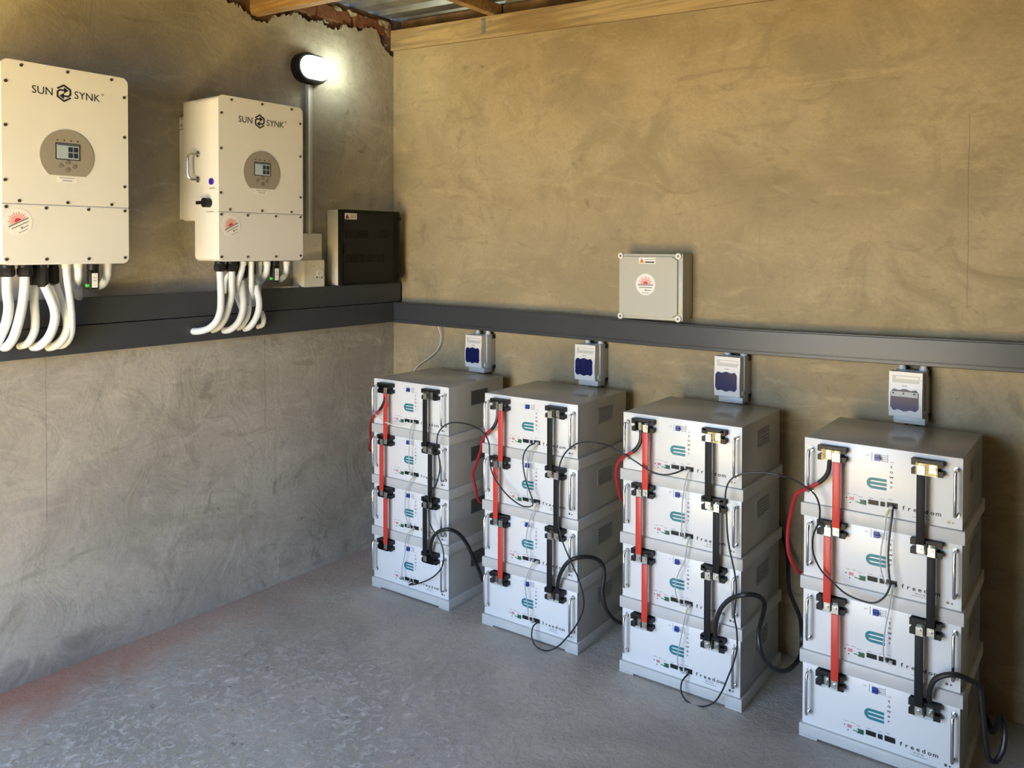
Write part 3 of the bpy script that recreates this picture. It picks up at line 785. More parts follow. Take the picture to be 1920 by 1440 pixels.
def elogo(m):
    # three bars joined by a round back
    cx, cy, ro = 0.2065, 0.097, 0.017
    n = 14
    bw = 0.0085
    for v in (0.114 - bw, 0.097 - bw / 2, 0.080):
        m.rect(0.2065 if v != 0.097 - bw / 2 else 0.1935, 0.247, v, v + bw, 0, 0.0006)
    out = [(cx + ro * math.cos(math.radians(90 + 180 * i / n)), cy + ro * math.sin(math.radians(90 + 180 * i / n))) for i in range(n + 1)]
    inn = [(cx + (ro - bw) * math.cos(math.radians(90 + 180 * i / n)), cy + (ro - bw) * math.sin(math.radians(90 + 180 * i / n))) for i in range(n + 1)]
    m.prism(out + inn[::-1], 0, 0.0005)
ME['elogo'] = mk(elogo, 'logo_mark', M_TEAL)
def tower_txt(m):
    for i, ch in enumerate('tower'):
        m.text(ch, 0.2605, 0.1505 - i * 0.0155, 0.0135, 0.0007, bold=0.012, sx=1.25, align='CENTER')
ME['tower'] = mk(tower_txt, 'vertical_lettering', M_INK)
def free_txt(m):
    for i, ch in enumerate('freedom'):
        m.text(ch, 0.295 + i * 0.0158, 0.0305, 0.0180, 0.0007, bold=0.018, sx=1.15, align='CENTER')
ME['free'] = mk(free_txt, 'brand_lettering', M_INK)
def won_txt(m):
    for i, ch in enumerate('WON'):
        m.text(ch, 0.333 + i * 0.0105, 0.0195, 0.0090, 0.0007, bold=0.01, align='CENTER')
    m.rect(0.320, 0.368, 0.0145, 0.0155, 0, 0.0006)
ME['won'] = mk(won_txt, 'small_lettering', M_INKG)
ME['port0'] = mk(lambda m: m.rect(0.195, 0.224, 0.030, 0.044, 0, 0.002), 'port', M_BLACK)
ME['port1'] = mk(lambda m: m.rect(0.230, 0.243, 0.030, 0.044, 0, 0.002), 'port', M_BLACK)
ME['port2'] = mk(lambda m: m.rect(0.249, 0.279, 0.030, 0.046, 0, 0.002), 'port', M_BLACK)
def alarm(m):
    m.rect(0.140, 0.153, 0.033, 0.0345, 0, 0.0008).rect(0.140, 0.153, 0.0405, 0.042, 0, 0.0008).rect(0.140, 0.1415, 0.033, 0.042, 0, 0.0008).rect(0.1515, 0.153, 0.033, 0.042, 0, 0.0008)
    m.rect(0.143, 0.150, 0.036, 0.039, 0, 0.0008)
ME['alarm'] = mk(alarm, 'alarm_mark', M_REDP)
ME['dots'] = mk(lambda m: m.disc(0.131, 0.038, 0.002, 0, 0.001, 8).disc(0.142, 0.0245, 0.002, 0, 0.001, 8), 'indicator', M_INK)
def gconn(m):
    m.stroke([(0.157, 0.030), (0.172, 0.0285), (0.187, 0.0275)], 0.0022, 0, 0.002)
    m.rect(0.170, 0.188, 0.026, 0.029, 0, 0.004).rect(0.170, 0.188, 0.0365, 0.039, 0, 0.004).rect(0.185, 0.188, 0.026, 0.039, 0, 0.004)
    for i in range(4):
        m.rect(0.1725 + i * 0.003, 0.1743 + i * 0.003, 0.029, 0.0365, 0, 0.003)
ME['gconn'] = mk(gconn, 'green_connector', M_GREEN)
ME['screw'] = mk(lambda m: m.disc(0.417, 0.018, 0.004, 0, 0.002, 10).disc(0.428, 0.0175, 0.0025, 0, 0.002, 8), 'screw', M_SCREW)
def vent(k):
    m = MB(lambda u, v, d: (W - 0.0008 + d, u, v))
    z0 = TR + HB[k] - 0.102
    m.rect(0.155, 0.275, z0, z0 + 0.064, -0.0002, 0.0012)
    m2 = MB(lambda u, v, d: (W - 0.0008 + d, u, v))
    for i in range(5):
        m2.rect(0.160, 0.270, z0 + 0.006 + i * 0.012, z0 + 0.010 + i * 0.012, 0.0012, 0.003)
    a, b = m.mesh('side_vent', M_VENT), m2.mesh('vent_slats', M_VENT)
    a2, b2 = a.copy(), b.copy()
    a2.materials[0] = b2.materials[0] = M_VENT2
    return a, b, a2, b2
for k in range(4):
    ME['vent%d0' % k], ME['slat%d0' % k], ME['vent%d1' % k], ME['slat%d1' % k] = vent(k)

def module(ti, lv):
    x, y, a = TW[ti]
    state = ''
    t = thing('battery_module', 'white battery module at the %s of %s' % (LNAME[lv], TNAME[ti]) if lv in (0, 3) else 'white battery module %s in %s' % (LNAME[lv], TNAME[ti]),
              'battery', (x, y, LEV[lv]), a, 'battery modules stacked in four towers')
    P = lambda k, n, par=None: link(n, ME[k], par or t)
    P('casing%d' % lv, 'casing')
    fp = P('panel%d' % lv, 'front_panel')
    P('tray0' if lv == 0 else 'tray', 'base_tray')
    for u in (0.022, 0.4375):
        P('handle', 'handle').location = (u, 0, 0)
    for u0, lugs in ((0.050, (0.0345, 0.0595)), (0.321, (0.0275, 0.0575))):
        b = P('tblock', 'terminal_block')
        b.location = (u0, 0, TR + 0.152)
        for lu in lugs:
            P('lug', 'lug', b).location = (lu, 0, 0)
        P('cover', 'clear_cover', b)
    for key, nm in (('marks', 'small_print'), ('elogo', 'logo_mark'), ('tower', 'vertical_lettering'), ('free', 'brand_lettering'), ('won', 'small_lettering'), ('alarm', 'alarm_mark'), ('dots', 'indicator')):
        o = P(key, nm, fp)
        o.location = (0, 0, TR)
        if key in ('marks', 'dots', 'won', 'alarm'):
            o['kind'] = 'stuff'
    bp = P('bwin', 'breaker')
    bp.location = (0, 0, TR)
    P('toggle', 'breaker_toggle', bp)
    for i in range(3):
        P('port%d' % i, 'port').location = (0, 0, TR)
    P('gconn', 'green_connector').location = (0, 0, TR)
    P('screw', 'screw').location = (0, 0, TR)
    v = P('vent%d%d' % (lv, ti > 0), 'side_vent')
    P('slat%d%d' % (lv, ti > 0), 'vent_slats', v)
    return t
for ti in range(4):
    for lv in range(4):
        module(ti, lv)

# busbars between neighbouring modules (pos: red at left terminals, neg: black at right terminals)
def bar(ti, lv, black):
    x, y, a = TW[ti]
    right = (lv in (2, 0)) != black            # alternates between the two lugs
    u = (0.321 + (0.0575 if right else 0.0275)) if black else (0.050 + (0.0595 if right else 0.0345))
    zu, zl = LEV[lv + 1] + TR + 0.170, LEV[lv] + TR + 0.170
    pair = {2: 'the top two modules', 1: 'the middle two modules', 0: 'the bottom two modules'}[lv]
    t = thing('busbar', '%s insulated busbar linking %s of %s' % ('black' if black else 'red', pair, TNAME[ti]), 'busbar', (x, y, 0), a, 'black busbars' if black else 'red busbars')
    m = MB(mp_front)
    t2 = MB().box(u - 0.0115, u + 0.0115, -0.0405, -0.0345, zl + 0.014, zu - 0.017, 0.0015, 2)
    t2.obj('sleeve', M_BBAR if black else M_RED, t, True)
    for zz, s in ((zu, -1), (zl, 1)):
        m = MB(mp_front).rect(u - 0.0095, u + 0.0095, min(zz - s * 0.010, zz + s * 0.016), max(zz - s * 0.010, zz + s * 0.016), 0.0355, 0.0385)
        m.disc(u, zz, 0.006, 0.0385, 0.0425, 6)
        m.obj('end_tab', M_STEEL, t)
for ti in range(4):
    for lv in (2, 1, 0):
        bar(ti, lv, False)
        bar(ti, lv, True)

# cables
def cable(name, pts, r, mt, label, cat, group=None, n=8, step=0.012):
    o = MB().tube(smooth_path(pts, step), r, n).obj(name, mt, None, True)
    return tag(o, label, cat, group)
def rcable(ti):
    pts = smooth_path(CABLE['red_%d' % ti])
    t = thing('battery_cable', 'thick red battery cable curling round the left side of %s' % TNAME[ti], 'cable', (0, 0, 0), 0, 'red battery cables')
    n = max(6, len(pts) // 8)
    k = 0
    L = 0.0
    while k < len(pts) - 2 and L < 0.085:
        L += (pts[k + 1] - pts[k]).length
        k += 1
    MB().tube(pts[:k + 1], 0.0072, 10).obj('heat_shrink', M_BLACKR, t, True)
    MB().tube(pts[k - 1:], 0.0063, 10).obj('red_sheath', M_REDC, t, True)
    p0 = pts[0]
    MB().box(p0.x - 0.009, p0.x + 0.009, p0.y + 0.001, p0.y + 0.004, p0.z - 0.004, p0.z + 0.022).obj('cable_lug', M_STEEL, t)
for ti in range(4):
    rcable(ti)
BL = ['thick black battery cable arching from the bottom of the tower nearest the corner', 'thick black battery cable arching from the bottom of the second tower from the corner',
      'thick black battery cable looping to the floor between the third and rightmost towers', 'thick black battery cable hanging down the right side of the rightmost tower']
for ti in range(4):
    cable('battery_cable', CABLE['black_%d' % ti], 0.0078, M_BLACKR, BL[ti], 'cable', 'black battery cables', 10)
DL = ['thin black data cable running from the tower nearest the corner to the second tower', 'thin black data cable running from the second tower to the third tower', 'thin black data cable running from the third tower to the rightmost tower']
for ti in range(3):
    cable('data_cable', CABLE['data_%d' % ti], 0.0029, M_BLACKR, DL[ti], 'cable', 'black data cables')
pair = ['top two', 'middle two', 'bottom two']
for key, pts in PATCH.items():
    ti, j = int(key[0]), int(key[2])
    t = thing('patch_cable', 'thin grey patch cable joining the %s modules of %s' % (pair[j], TNAME[ti]), 'cable', (0, 0, 0), 0, 'grey patch cables')
    sp = smooth_path(pts, 0.01)
    MB().tube(sp, 0.0019, 7).obj('grey_lead', M_GREYC, t, True)
    MB().tube(sp[1:4], 0.0034, 7).obj('yellow_boot', M_YEL, t, True)
    a, b = sp[0], sp[-1]
    for q in (a, b):
        MB().box(q.x - 0.005, q.x + 0.005, q.y - 0.010, q.y + 0.006, q.z - 0.004, q.z + 0.004, 0.001, 1).obj('plug', M_SWGREY, t)
cable('network_cable', CABLE['white'], 0.0026, M_WCAB, 'thin white network cable dropping from the back wall trunk behind the corner tower', 'cable')

# ================================================================== fuse switches above the towers
def wavy(u0, u1, v0, v1, a, n=10):
    """window outline with scalloped top and bottom"""
    r = 0.010
    top, bot = [], []
    for i in range(2 * n + 1):
        t = i / (2 * n)
        u = u0 + r * 0.5 + (u1 - u0 - r) * t
        s = a * 0.5 * (1 + math.cos(2 * PI * 2.0 * t))
        s2 = min(1.0, t / 0.07, (1 - t) / 0.07)
        top.append((u, v1 - a + s - (1 - s2) * 0.006))
        bot.append((u, v0 + a - s + (1 - s2) * 0.006))
    return bot + [(u1, v0 + 0.014), (u1, v1 - 0.014)] + top[::-1] + [(u0, v1 - 0.014), (u0, v0 + 0.014)]
SWL = ['grey fuse switch with a blue window above the tower nearest the wall corner', 'grey fuse switch with a blue window above the second tower from the corner',
       'grey fuse switch with a blue window above the third tower from the corner', 'grey fuse switch with its window paler across the top above the rightmost tower']
for i, (x, wd) in enumerate(((0.589, 0.101), (1.219, 0.104), (1.870, 0.104), (2.511, 0.106))):
    t = thing('fuse_switch', SWL[i], 'switch', (x, 0, 0.972), 0, 'fuse switches under the back trunk')
    # z local: 0 = foot underside ; cover spans 0.024 .. 0.179
    MB().box(0.012, wd + 0.006, -0.066, -0.0005, 0.012, 0.181, 0.002, 2).obj('body', M_SWGREY, t, True)
    MB().box(0.014, wd + 0.008, -0.092, -0.03, 0.0, 0.0225, 0.002, 2).obj('foot', M_SWGREY, t, True)
    m = MB()                                   # hinged cover, bulging forward at mid height
    N = 10
    z0, z1 = 0.024, 0.179
    fr, bk = [], []
    for k in range(N + 1):
        s = k / N
        z = z0 + (z1 - z0) * s
        f = -0.100 - 0.006 * math.sin(PI * min(1, s / 0.75)) if s < 0.75 else -0.100
        fr.append((f, z))
        bk.append((-0.0662, z))
    sec = fr + bk[::-1]
    m.poly3([(0.0, y, z) for y, z in sec], [(wd, y, z) for y, z in sec])
    cv = m.obj('cover', M_WHITE2, t, True)
    for v0, v1, nm, d0, d1, mt in ((0.141, 0.166, 'grip_recess', 0.0995, 0.1008, M_SWGREY), (0.1555, 0.164, 'grip_lip', 0.1008, 0.1025, M_WHITE2)):
        MB(mp_front).rect(0.010 if nm == 'grip_recess' else 0.022, wd - 0.010, v0, v1, d0, d1).obj(nm, mt, t)
    win = wavy(0.006, wd - 0.011, 0.044, 0.121, 0.005)
    MB(mp_front).prism(win, 0.1035, 0.1075).obj('window', M_SWWIN, t)
    for q in (1 / 3, 2 / 3):
        MB(mp_front).rect(0.006 + q * (wd - 0.017) - 0.0015, 0.006 + q * (wd - 0.017) + 0.0015, 0.052, 0.113, 0.1075, 0.1082).obj('window_rib', M_SWWIN, t)
    if i == 3:
        o = MB(mp_front).rect(0.008, wd - 0.013, 0.094, 0.112, 0.1083, 0.1095).obj('fuse_reflection', M_SWGREY, t)  # grey strip stands for fuse terminals and a painted reflection on the window
        for q in (0.014, 0.046, 0.080):
            MB(mp_front).disc(q + 0.002, 0.106, 0.003, 0.1095, 0.1105, 10).obj('contact', M_BLACK, t)
    MB(mp_front).disc(wd - 0.005, 0.153, 0.0015, 0.0995, 0.1012, 8).disc(0.045, 0.131, 0.002, 0.0995, 0.1035, 8).rect(0.050, 0.058, 0.130, 0.132, 0.0995, 0.1035).obj('mark', M_INKG, t)
    MB().tube([(wd + 0.001, -0.075, 0.030), (wd + 0.001, -0.075, 0.046)], 0.004, 10).obj('hinge_pin', M_WHITE2, t, True)
    MB().box(wd - 0.001, wd + 0.0075, -0.026, -0.0005, 0.160, 0.1795).box(wd - 0.001, wd + 0.0075, -0.026, -0.0005, 0.014, 0.030).obj('mount_clip', M_BLACK, t)
    for gx in (0.030, wd - 0.008):
        m = MB()
        m.tube([(gx, -0.040, 0.1812), (gx, -0.040, 0.1895)], 0.0135, 14).tube([(gx, -0.040, 0.1895), (gx, -0.040, 0.1985)], 0.0105, 14)
        m.obj('cable_gland', M_GLAND, t, True)

# ================================================================== stickers
def rotp(pts, cu, cv, a):
    c, s = math.cos(a), math.sin(a)
    return [(cu + x * c - y * s, cv + x * s + y * c) for x, y in pts]
def sun_sticker(parent, mp, cu, cv, r, d, ang=0.0):
    st_ = MB(mp).disc(cu, cv, r, d, d + 0.0006, 36).obj('sticker', M_STICK, parent)
    st_['label'] = 'round white sticker with a red sun'
    R = lambda pts: rotp(pts, cu, cv, ang)
    def half(rr, y0, n=16):
        return [(rr * math.cos(PI * i / n), y0 + rr * math.sin(PI * i / n)) for i in range(n + 1)]
    m = MB(mp)
    m.prism(R(half(r * 0.52, 0.02 * r)), d + 0.0006, d + 0.0009)
    m.obj('pink_glow', M_PINK, st_)
    m = MB(mp)
    for i in range(11):
        a = PI * (i + 0.5) / 11
        c, s = math.cos(a), math.sin(a)
        r0, r1, w_ = r * 0.55, r * (0.80 if i % 2 else 0.70), r * 0.035
        m.prism(R([(r0 * c - w_ * s, 0.02 * r + r0 * s + w_ * c), (r0 * c + w_ * s, 0.02 * r + r0 * s - w_ * c), (r1 * c, 0.02 * r + r1 * s)]), d + 0.0006, d + 0.0010)
    m.prism(R(half(r * 0.24, 0.03 * r)), d + 0.0009, d + 0.0013)
    m.obj('red_sun', M_REDP, st_)
    m = MB(mp)
    for x0, x1, y0, h in ((-0.78, 0.78, -0.10, 0.10), (-0.66, 0.66, -0.32, 0.07), (0.12, 0.52, -0.58, 0.06), (-0.36, 0.36, -0.80, 0.045)):
        m.prism(R([(x0 * r, y0 * r), (x1 * r, y0 * r), (x1 * r, (y0 + h) * r), (x0 * r, (y0 + h) * r)]), d + 0.0006, d + 0.0009)
    m.disc(*R([(0.02 * r, -0.52 * r)])[0], r * 0.09, d + 0.0006, d + 0.0009, 10)
    m.obj('print_lines', M_INKG, st_)
def warn_label(parent, mp, u0, u1, v0, v1, d, tri, bar_=True):
    lb = MB(mp).rect(u0, u1, v0, v1, d, d + 0.0006).obj('warning_label', M_STICK, parent)
    h = v1 - v0
    m = MB(mp).prism([(u0 + 0.08 * h, v0 + 0.12 * h), (u0 + 0.98 * h, v0 + 0.12 * h), (u0 + 0.53 * h, v1 - 0.1 * h)], d + 0.0006, d + 0.0009)
    m.obj('warning_triangle', tri, lb)
    m = MB(mp)
    cx = u0 + 0.53 * h
    m.stroke([(cx + 0.04 * h, v0 + 0.66 * h), (cx - 0.05 * h, v0 + 0.42 * h), (cx + 0.06 * h, v0 + 0.42 * h), (cx - 0.02 * h, v0 + 0.20 * h)], 0.06 * h, d + 0.0009, d + 0.0012)
    for i in range(2 if bar_ else 4):
        vv = v0 + h * (0.66 if bar_ else 0.72 - i * 0.17)
        if not (bar_ and i):
            m.rect(u0 + 1.12 * h, u1 - 0.1 * h, vv, vv + 0.06 * h, d + 0.0006, d + 0.0009)
    if bar_:
        m.rect(u0 + 1.10 * h, u1 - 0.2 * h, v0 + 0.14 * h, v0 + 0.36 * h, d + 0.0006, d + 0.0009)
    m.obj('print_lines', M_INK, lb)

# ================================================================== junction box on the back wall
t = thing('junction_box', 'square grey junction box with a red sun sticker on the back wall', 'junction box', (1.4385, 0, 1.279))
MB().box(0.004, 0.292, -0.088, -0.0005, 0.004, 0.272, 0.004, 2).obj('box_body', M_JBOX, t, True)
MB().box(0.0, 0.294, -0.1005, -0.0885, 0.0, 0.273, 0.003, 2).obj('lid_rim', M_JBOX, t, True)
lid = MB(mp_front).prism([(0.028, 0.012), (0.252, 0.012), (0.275, 0.028), (0.275, 0.247), (0.252, 0.262), (0.028, 0.262), (0.010, 0.247), (0.010, 0.028)], 0.1005, 0.110, 0.015).obj('lid', M_JBOX, t)
for u, v in ((0.010, 0.010), (0.275, 0.010), (0.010, 0.265), (0.275, 0.265)):
    m = MB(mp_front).disc(u + 0.001, v - 0.001, 0.0125, 0.0885, 0.108, 18)
    s = m.obj('lid_screw', M_WHITE2, t)
    MB(mp_front).disc(u + 0.001, v - 0.001, 0.005, 0.108, 0.1086, 10).obj('screw_recess', M_SCREW, s)
warn_label(lid, mp_front, 0.100, 0.176, 0.232, 0.258, 0.1102, M_ORANGE)
sun_sticker(lid, mp_front, 0.131, 0.146, 0.045, 0.1102)

# ================================================================== distribution board
t = thing('distribution_board', 'distribution board with a smoked dark door in the wall corner', 'distribution board', (0, -0.468, 1.3885))
MB().box(0.0008, 0.086, 0.004, 0.392, 0.0, 0.371, 0.006, 2).obj('housing', M_WHITE2, t, True)
m = MB(mp_left)
m.rect(0.012, 0.384, 0.012, 0.36, 0.0862, 0.088)
m.obj('inner_plate', mat('board_inner', (0.13, 0.135, 0.135), 0.5), t)
for v0, runs in ((0.232, ((0.048, 0.19, 8), (0.275, 0.325, 3))), (0.112, ((0.048, 0.17, 7), (0.185, 0.305, 7)))):
    for u0, u1, n in runs:
        for k in range(n):
            ua = u0 + (u1 - u0) * k / n
            b = MB(mp_left).rect(ua + 0.001, ua + (u1 - u0) / n - 0.001, v0, v0 + 0.042, 0.088, 0.098).rect(ua + 0.004, ua + (u1 - u0) / n - 0.004, v0 + 0.014, v0 + 0.028, 0.098, 0.104)
            b.obj('circuit_breaker', M_BLACK, t)
dr = MB(mp_left).rect(0.0, 0.394, -0.0, 0.372, 0.114, 0.120, 0.012).obj('door', M_SMOKE, t)
m = MB(mp_left)
m.rect(0.0005, 0.014, 0.001, 0.371, 0.0866, 0.1135).rect(0.380, 0.3935, 0.001, 0.371, 0.0866, 0.1135).rect(0.014, 0.380, 0.001, 0.014, 0.0866, 0.1135).rect(0.014, 0.380, 0.358, 0.371, 0.0866, 0.1135)
m.obj('door_frame', M_BLACK, t)
for v in (0.040, 0.335):
    MB(mp_left).rect(0.384, 0.396, v - 0.012, v + 0.012, 0.120, 0.126, 0.003).obj('hinge', M_BLACK, t)
MB(mp_left).rect(0.010, 0.022, 0.155, 0.205, 0.1202, 0.127, 0.003).obj('latch', M_BLACK, t)
warn_label(dr, mp_left, 0.014, 0.092, 0.324, 0.354, 0.1203, M_MAROON, False)

# ================================================================== sockets, conduit, lamp
t = thing('switch_box', 'shallow white wall box at the foot of the lamp conduit', 'wall box', (0, -0.645, 1.516))
MB().box(0.0005, 0.036, 0.002, 0.112, 0.0, 0.125, 0.004, 2).obj('back_box', M_WHITE2, t, True)
MB(mp_left).rect(0.0, 0.114, 0.0, 0.125, 0.0362, 0.042, 0.008).obj('face_plate', M_WHITE2, t)
MB(mp_left).rect(0.062, 0.090, 0.066, 0.070, 0.042, 0.0426).obj('switch_line', M_SWGREY, t)
t = thing('socket_box', 'deep white socket box standing on the upper trunk beside the dark board', 'socket', (0, -0.676, 1.3885))
MB().box(0.0005, 0.082, 0.003, 0.117, 0.0, 0.1265, 0.005, 2).obj('back_box', M_WHITE2, t, True)
fp = MB(mp_left).rect(0.0, 0.120, 0.0, 0.1265, 0.0822, 0.090, 0.006).obj('face_plate', M_WHITE2, t)
MB(mp_left).disc(0.093, 0.062, 0.020, 0.090, 0.094, 20).obj('socket_insert', M_STICK, t)
MB(mp_left).disc(0.074, 0.045, 0.0035, 0.090, 0.0945, 10).disc(0.100, 0.043, 0.0035, 0.094, 0.0945, 10).disc(0.088, 0.044, 0.002, 0.094, 0.0945, 8).obj('socket_hole', M_INK, t)
MB(mp_left).stroke([(0.083, 0.060), (0.093, 0.070), (0.103, 0.060)], 0.002, 0.094, 0.0945).stroke([(0.045, 0.098), (0.055, 0.092), (0.065, 0.098)], 0.002, 0.090, 0.0905).obj('moulded_line', M_SWGREY, t)
m = MB().box(0.004, 0.066, -0.79, -0.684, 1.3885, 1.3925, 0.0015, 1)
tag(m.obj('loose_cover_plate', M_WHITE2), 'flat white cover plate lying on the upper trunk beside the socket box', 'plate')
m = MB().box(0.0005, 0.017, -0.596, -0.564, 1.642, 2.355, 0.002, 1)
o = m.obj('surface_conduit', M_SWGREY)
tag(o, 'slim pale grey conduit strip running down the wall from the lamp', 'conduit')
MB().box(0.0172, 0.0195, -0.592, -0.578, 1.642, 2.355, 0.001, 1).obj('conduit_lid', M_STICK, o)

def stadium(cu, cv, L, r, n=12, ang=0.0):
    pts = [(L / 2 + r * math.cos(a), r * math.sin(a)) for a in [math.radians(-90 + 180 * i / n) for i in range(n + 1)]]
    pts += [(-L / 2 + r * math.cos(a), r * math.sin(a)) for a in [math.radians(90 + 180 * i / n) for i in range(n + 1)]]
    return rotp(pts, cu, cv, ang)
LY, LZ = -0.578, 2.430
t = thing('bulkhead_lamp', 'lit oval bulkhead lamp with a black rim on the left wall', 'lamp', (0, LY, LZ))
MB(mp_left).prism(stadium(0, 0, 0.066, 0.070), 0.0005, 0.030).obj('base', M_BLACK, t, True)
MB(mp_left).prism(stadium(0, 0, 0.064, 0.068), 0.0302, 0.052, 0.06).obj('rim', M_BLACK, t, True)
def dome(m, u_lo, u_hi):
    rings = []
    N = 7
    for k in range(N + 1):
        s = k / N
        f = math.cos(s * PI / 2) ** 0.6 if k < N else 0.12
        ring = stadium(0, 0, 0.064 * (0.4 + 0.6 * f), 0.055 * f)
        rings.append([(min(u_hi, max(u_lo, u)), v, 0.052 + 0.052 * math.sin(s * PI / 2)) for u, v in ring])
    vs = [[m.bm.verts.new(mp_left(*p)) for p in r] for r in rings]
    for a, b in zip(vs, vs[1:]):
        n = len(a)
        for i in range(n):
            try:
                m.bm.faces.new((a[i], a[(i + 1) % n], b[(i + 1) % n], b[i]))
            except ValueError:
                pass
    m.bm.faces.new(vs[-1])
    bmesh.ops.remove_doubles(m.bm, verts=list(m.bm.verts), dist=0.0004)
    bmesh.ops.dissolve_degenerate(m.bm, edges=list(m.bm.edges), dist=0.0003)
    return m
dome(MB(), -1, 1).obj('lens', M_LENS2, t, True)
for u in (-0.03, 0.0, 0.03):
    MB().tube([(0.06, u, -0.050), (0.09, u, -0.040), (0.1065, u, 0.0), (0.09, u, 0.040), (0.06, u, 0.050)], 0.002, 6).obj('lens_rib', M_LENS, t, True)
ld = bpy.data.lights.new('lamp_bulb', 'POINT')
ld.energy = 0.8
ld.color = (0.93, 1.0, 0.78)
ld.shadow_soft_size = 0.025
lo = bpy.data.objects.new('lamp_bulb', ld)
COL.objects.link(lo)
lo.parent = t
lo.location = (0.110, 0.145, 0.012)

# ================================================================== inverters
IW, IH, XF = 0.415, 0.660, 0.295
def hexlogo(m, cu, cv, s, d):
    k = 0.866
    a = [(-0.95 * k, 0.50), (0, 1.0), (0.90 * k, 0.50), (0.90 * k, -0.12), (0.58 * k, -0.36), (-0.02, -0.36)]
    w_ = 0.215 * s
    for sg in (1, -1):
        m.stroke([(cu + sg * x * s, cv + sg * y * s) for x, y in a], w_, d, d + 0.0006)
        m.prism([(cu + sg * x * s, cv + sg * y * s) for x, y in ((-0.56, -0.36), (0.0, 0.02), (0.0, -0.74))], d, d + 0.0006)
FS, FH = IW / 0.42, IH / 0.67
SCREWS = [(0.061, 0.655), (0.208, 0.657), (0.359, 0.656), (0.014, 0.597), (0.405, 0.599), (0.012, 0.455), (0.405, 0.456), (0.010, 0.277), (0.405, 0.277), (0.052, 0.211), (0.205, 0.211), (0.357, 0.211),
          (0.012, 0.190), (0.135, 0.190), (0.275, 0.190), (0.405, 0.190), (0.012, 0.019), (0.135, 0.018), (0.275, 0.018), (0.405, 0.021)]
def inverter(y0, z0, label, which):
    t = thing('inverter', label, 'inverter', (0, y0, z0), 0, 'wall hung inverters')
    L = mp_left
    m = MB(L).prism(rrect(0.001, IW - 0.001, 0.001, IH - 0.001, 0.022, 6), 0.130, 0.2875)
    m.obj('housing', M_COVER, t, True)
    MB().box(0.036, 0.1298, 0.006, IW - 0.006, 0.165, IH - 0.004, 0.008, 3).obj('heat_sink_cover', M_COVER, t, True)
    m = MB().box(0.0008, 0.0358, 0.012, IW - 0.012, 0.172, 0.600, 0.002, 1)
    br = m.obj('wall_bracket', M_COVER, t)
    MB().box(-0.0, 0.034, 0.0105, 0.0119, 0.5435, 0.5455).box(0.004, 0.034, 0.0105, 0.0119, 0.596, 0.598).obj('bracket_fold', M_SCREW, br)
    for zz in (0.560, 0.588):
        MB().tube([(0.026, 0.0118, zz), (0.026, 0.006, zz)], 0.005, 10).obj('bolt', M_STEEL, br, True)
    # front covers
    up_ = [p for p in rrect(0, IW, 0.1985, IH, 0.022, 6) if p[1] > 0.30]
    upper = MB(L).prism([(0, 0.1985), (IW, 0.1985)] + up_, 0.288, XF, 0.004).obj('upper_cover', M_COVER, t, True)
    lo_ = [p for p in rrect(0, IW, 0, 0.1965, 0.022, 6) if p[1] < 0.10]
    right = [p for p in lo_ if p[0] > IW / 2]
    left = [p for p in lo_ if p[0] < IW / 2]
    lower = MB(L).prism(right + [(IW, 0.1965), (0, 0.1965)] + left, 0.288, XF, 0.004).obj('lower_cover', M_COVER, t, True)
    for u, v in SCREWS:
        MB(L).disc(u * FS, v * FH, 0.0052, XF - 0.001, XF + 0.0022, 12).obj('screw', M_SCREW, t, True)
    # brand line
    v0 = 0.564
    m = MB(L)
    m.text('SUN', 0.091, v0 - 0.002, 0.036, XF + 0.0006, bold=0.002, sx=0.98)
    m.obj('brand_lettering', M_INK, upper)
    m = MB(L)
    m.text('SYNK', 0.2265, v0 - 0.002, 0.036, XF + 0.0006, bold=0.002, sx=0.98)
    m.text('\u00ae', 0.319, v0 + 0.020, 0.012, XF + 0.0006)
    m.obj('brand_lettering', M_INK, upper)
    m = MB(L)
    hexlogo(m, 0.1935, v0 + 0.011, 0.0265, XF + 0.0001)
    m.obj('brand_emblem', M_INK, upper)
    # display
    cu, cv, r = 0.2025, 0.3645, 0.0885
    a0 = math.asin(-0.066 / r)
    pts = [(cu + r * math.cos(a), cv + r * math.sin(a)) for a in [a0 + (PI - 2 * a0) * i / 40 for i in range(41)]]
    disp = MB(L).prism(pts, XF, XF + 0.0025).obj('display_panel', M_GREYP, t)
    MB(L).rect(0.1635, 0.2425, 0.3515, 0.4065, XF + 0.0025, XF + 0.0045, 0.002).obj('screen_frame', M_INK, disp)
    scr = MB(L).rect(0.1665, 0.2395, 0.3545, 0.4035, XF + 0.0045, XF + 0.005).obj('screen', M_SCREEN, disp)
    m = MB(L)
    for k in range(2):
        for j in range(2):
            m.rect(0.204 + 0.0175 * k, 0.2195 + 0.0175 * k, 0.359 + 0.0195 * j, 0.376 + 0.0195 * j, XF + 0.005, XF + 0.0052)
    m.rect(0.168, 0.2385, 0.3995, 0.4025, XF + 0.005, XF + 0.0052)
    m.obj('screen_tiles', M_SCRDK, disp)
    for i in range(4):
        MB(L).disc(0.170 + 0.0221 * i, 0.4165, 0.0024, XF + 0.0025, XF + 0.0033, 10).obj('indicator', M_INK if which == 0 else M_SCREW, disp)
    for u, v in ((0.179, 0.330), (0.2015, 0.343), (0.2015, 0.318), (0.2235, 0.330)):
        MB(L).disc(u, v, 0.0075, XF + 0.0025, XF + 0.0045, 14).obj('button', M_BTN, disp)
    lab = MB(L).rect(0.168, 0.234, 0.276, 0.2955, XF, XF + 0.0006).obj('name_label', M_STICK, upper)
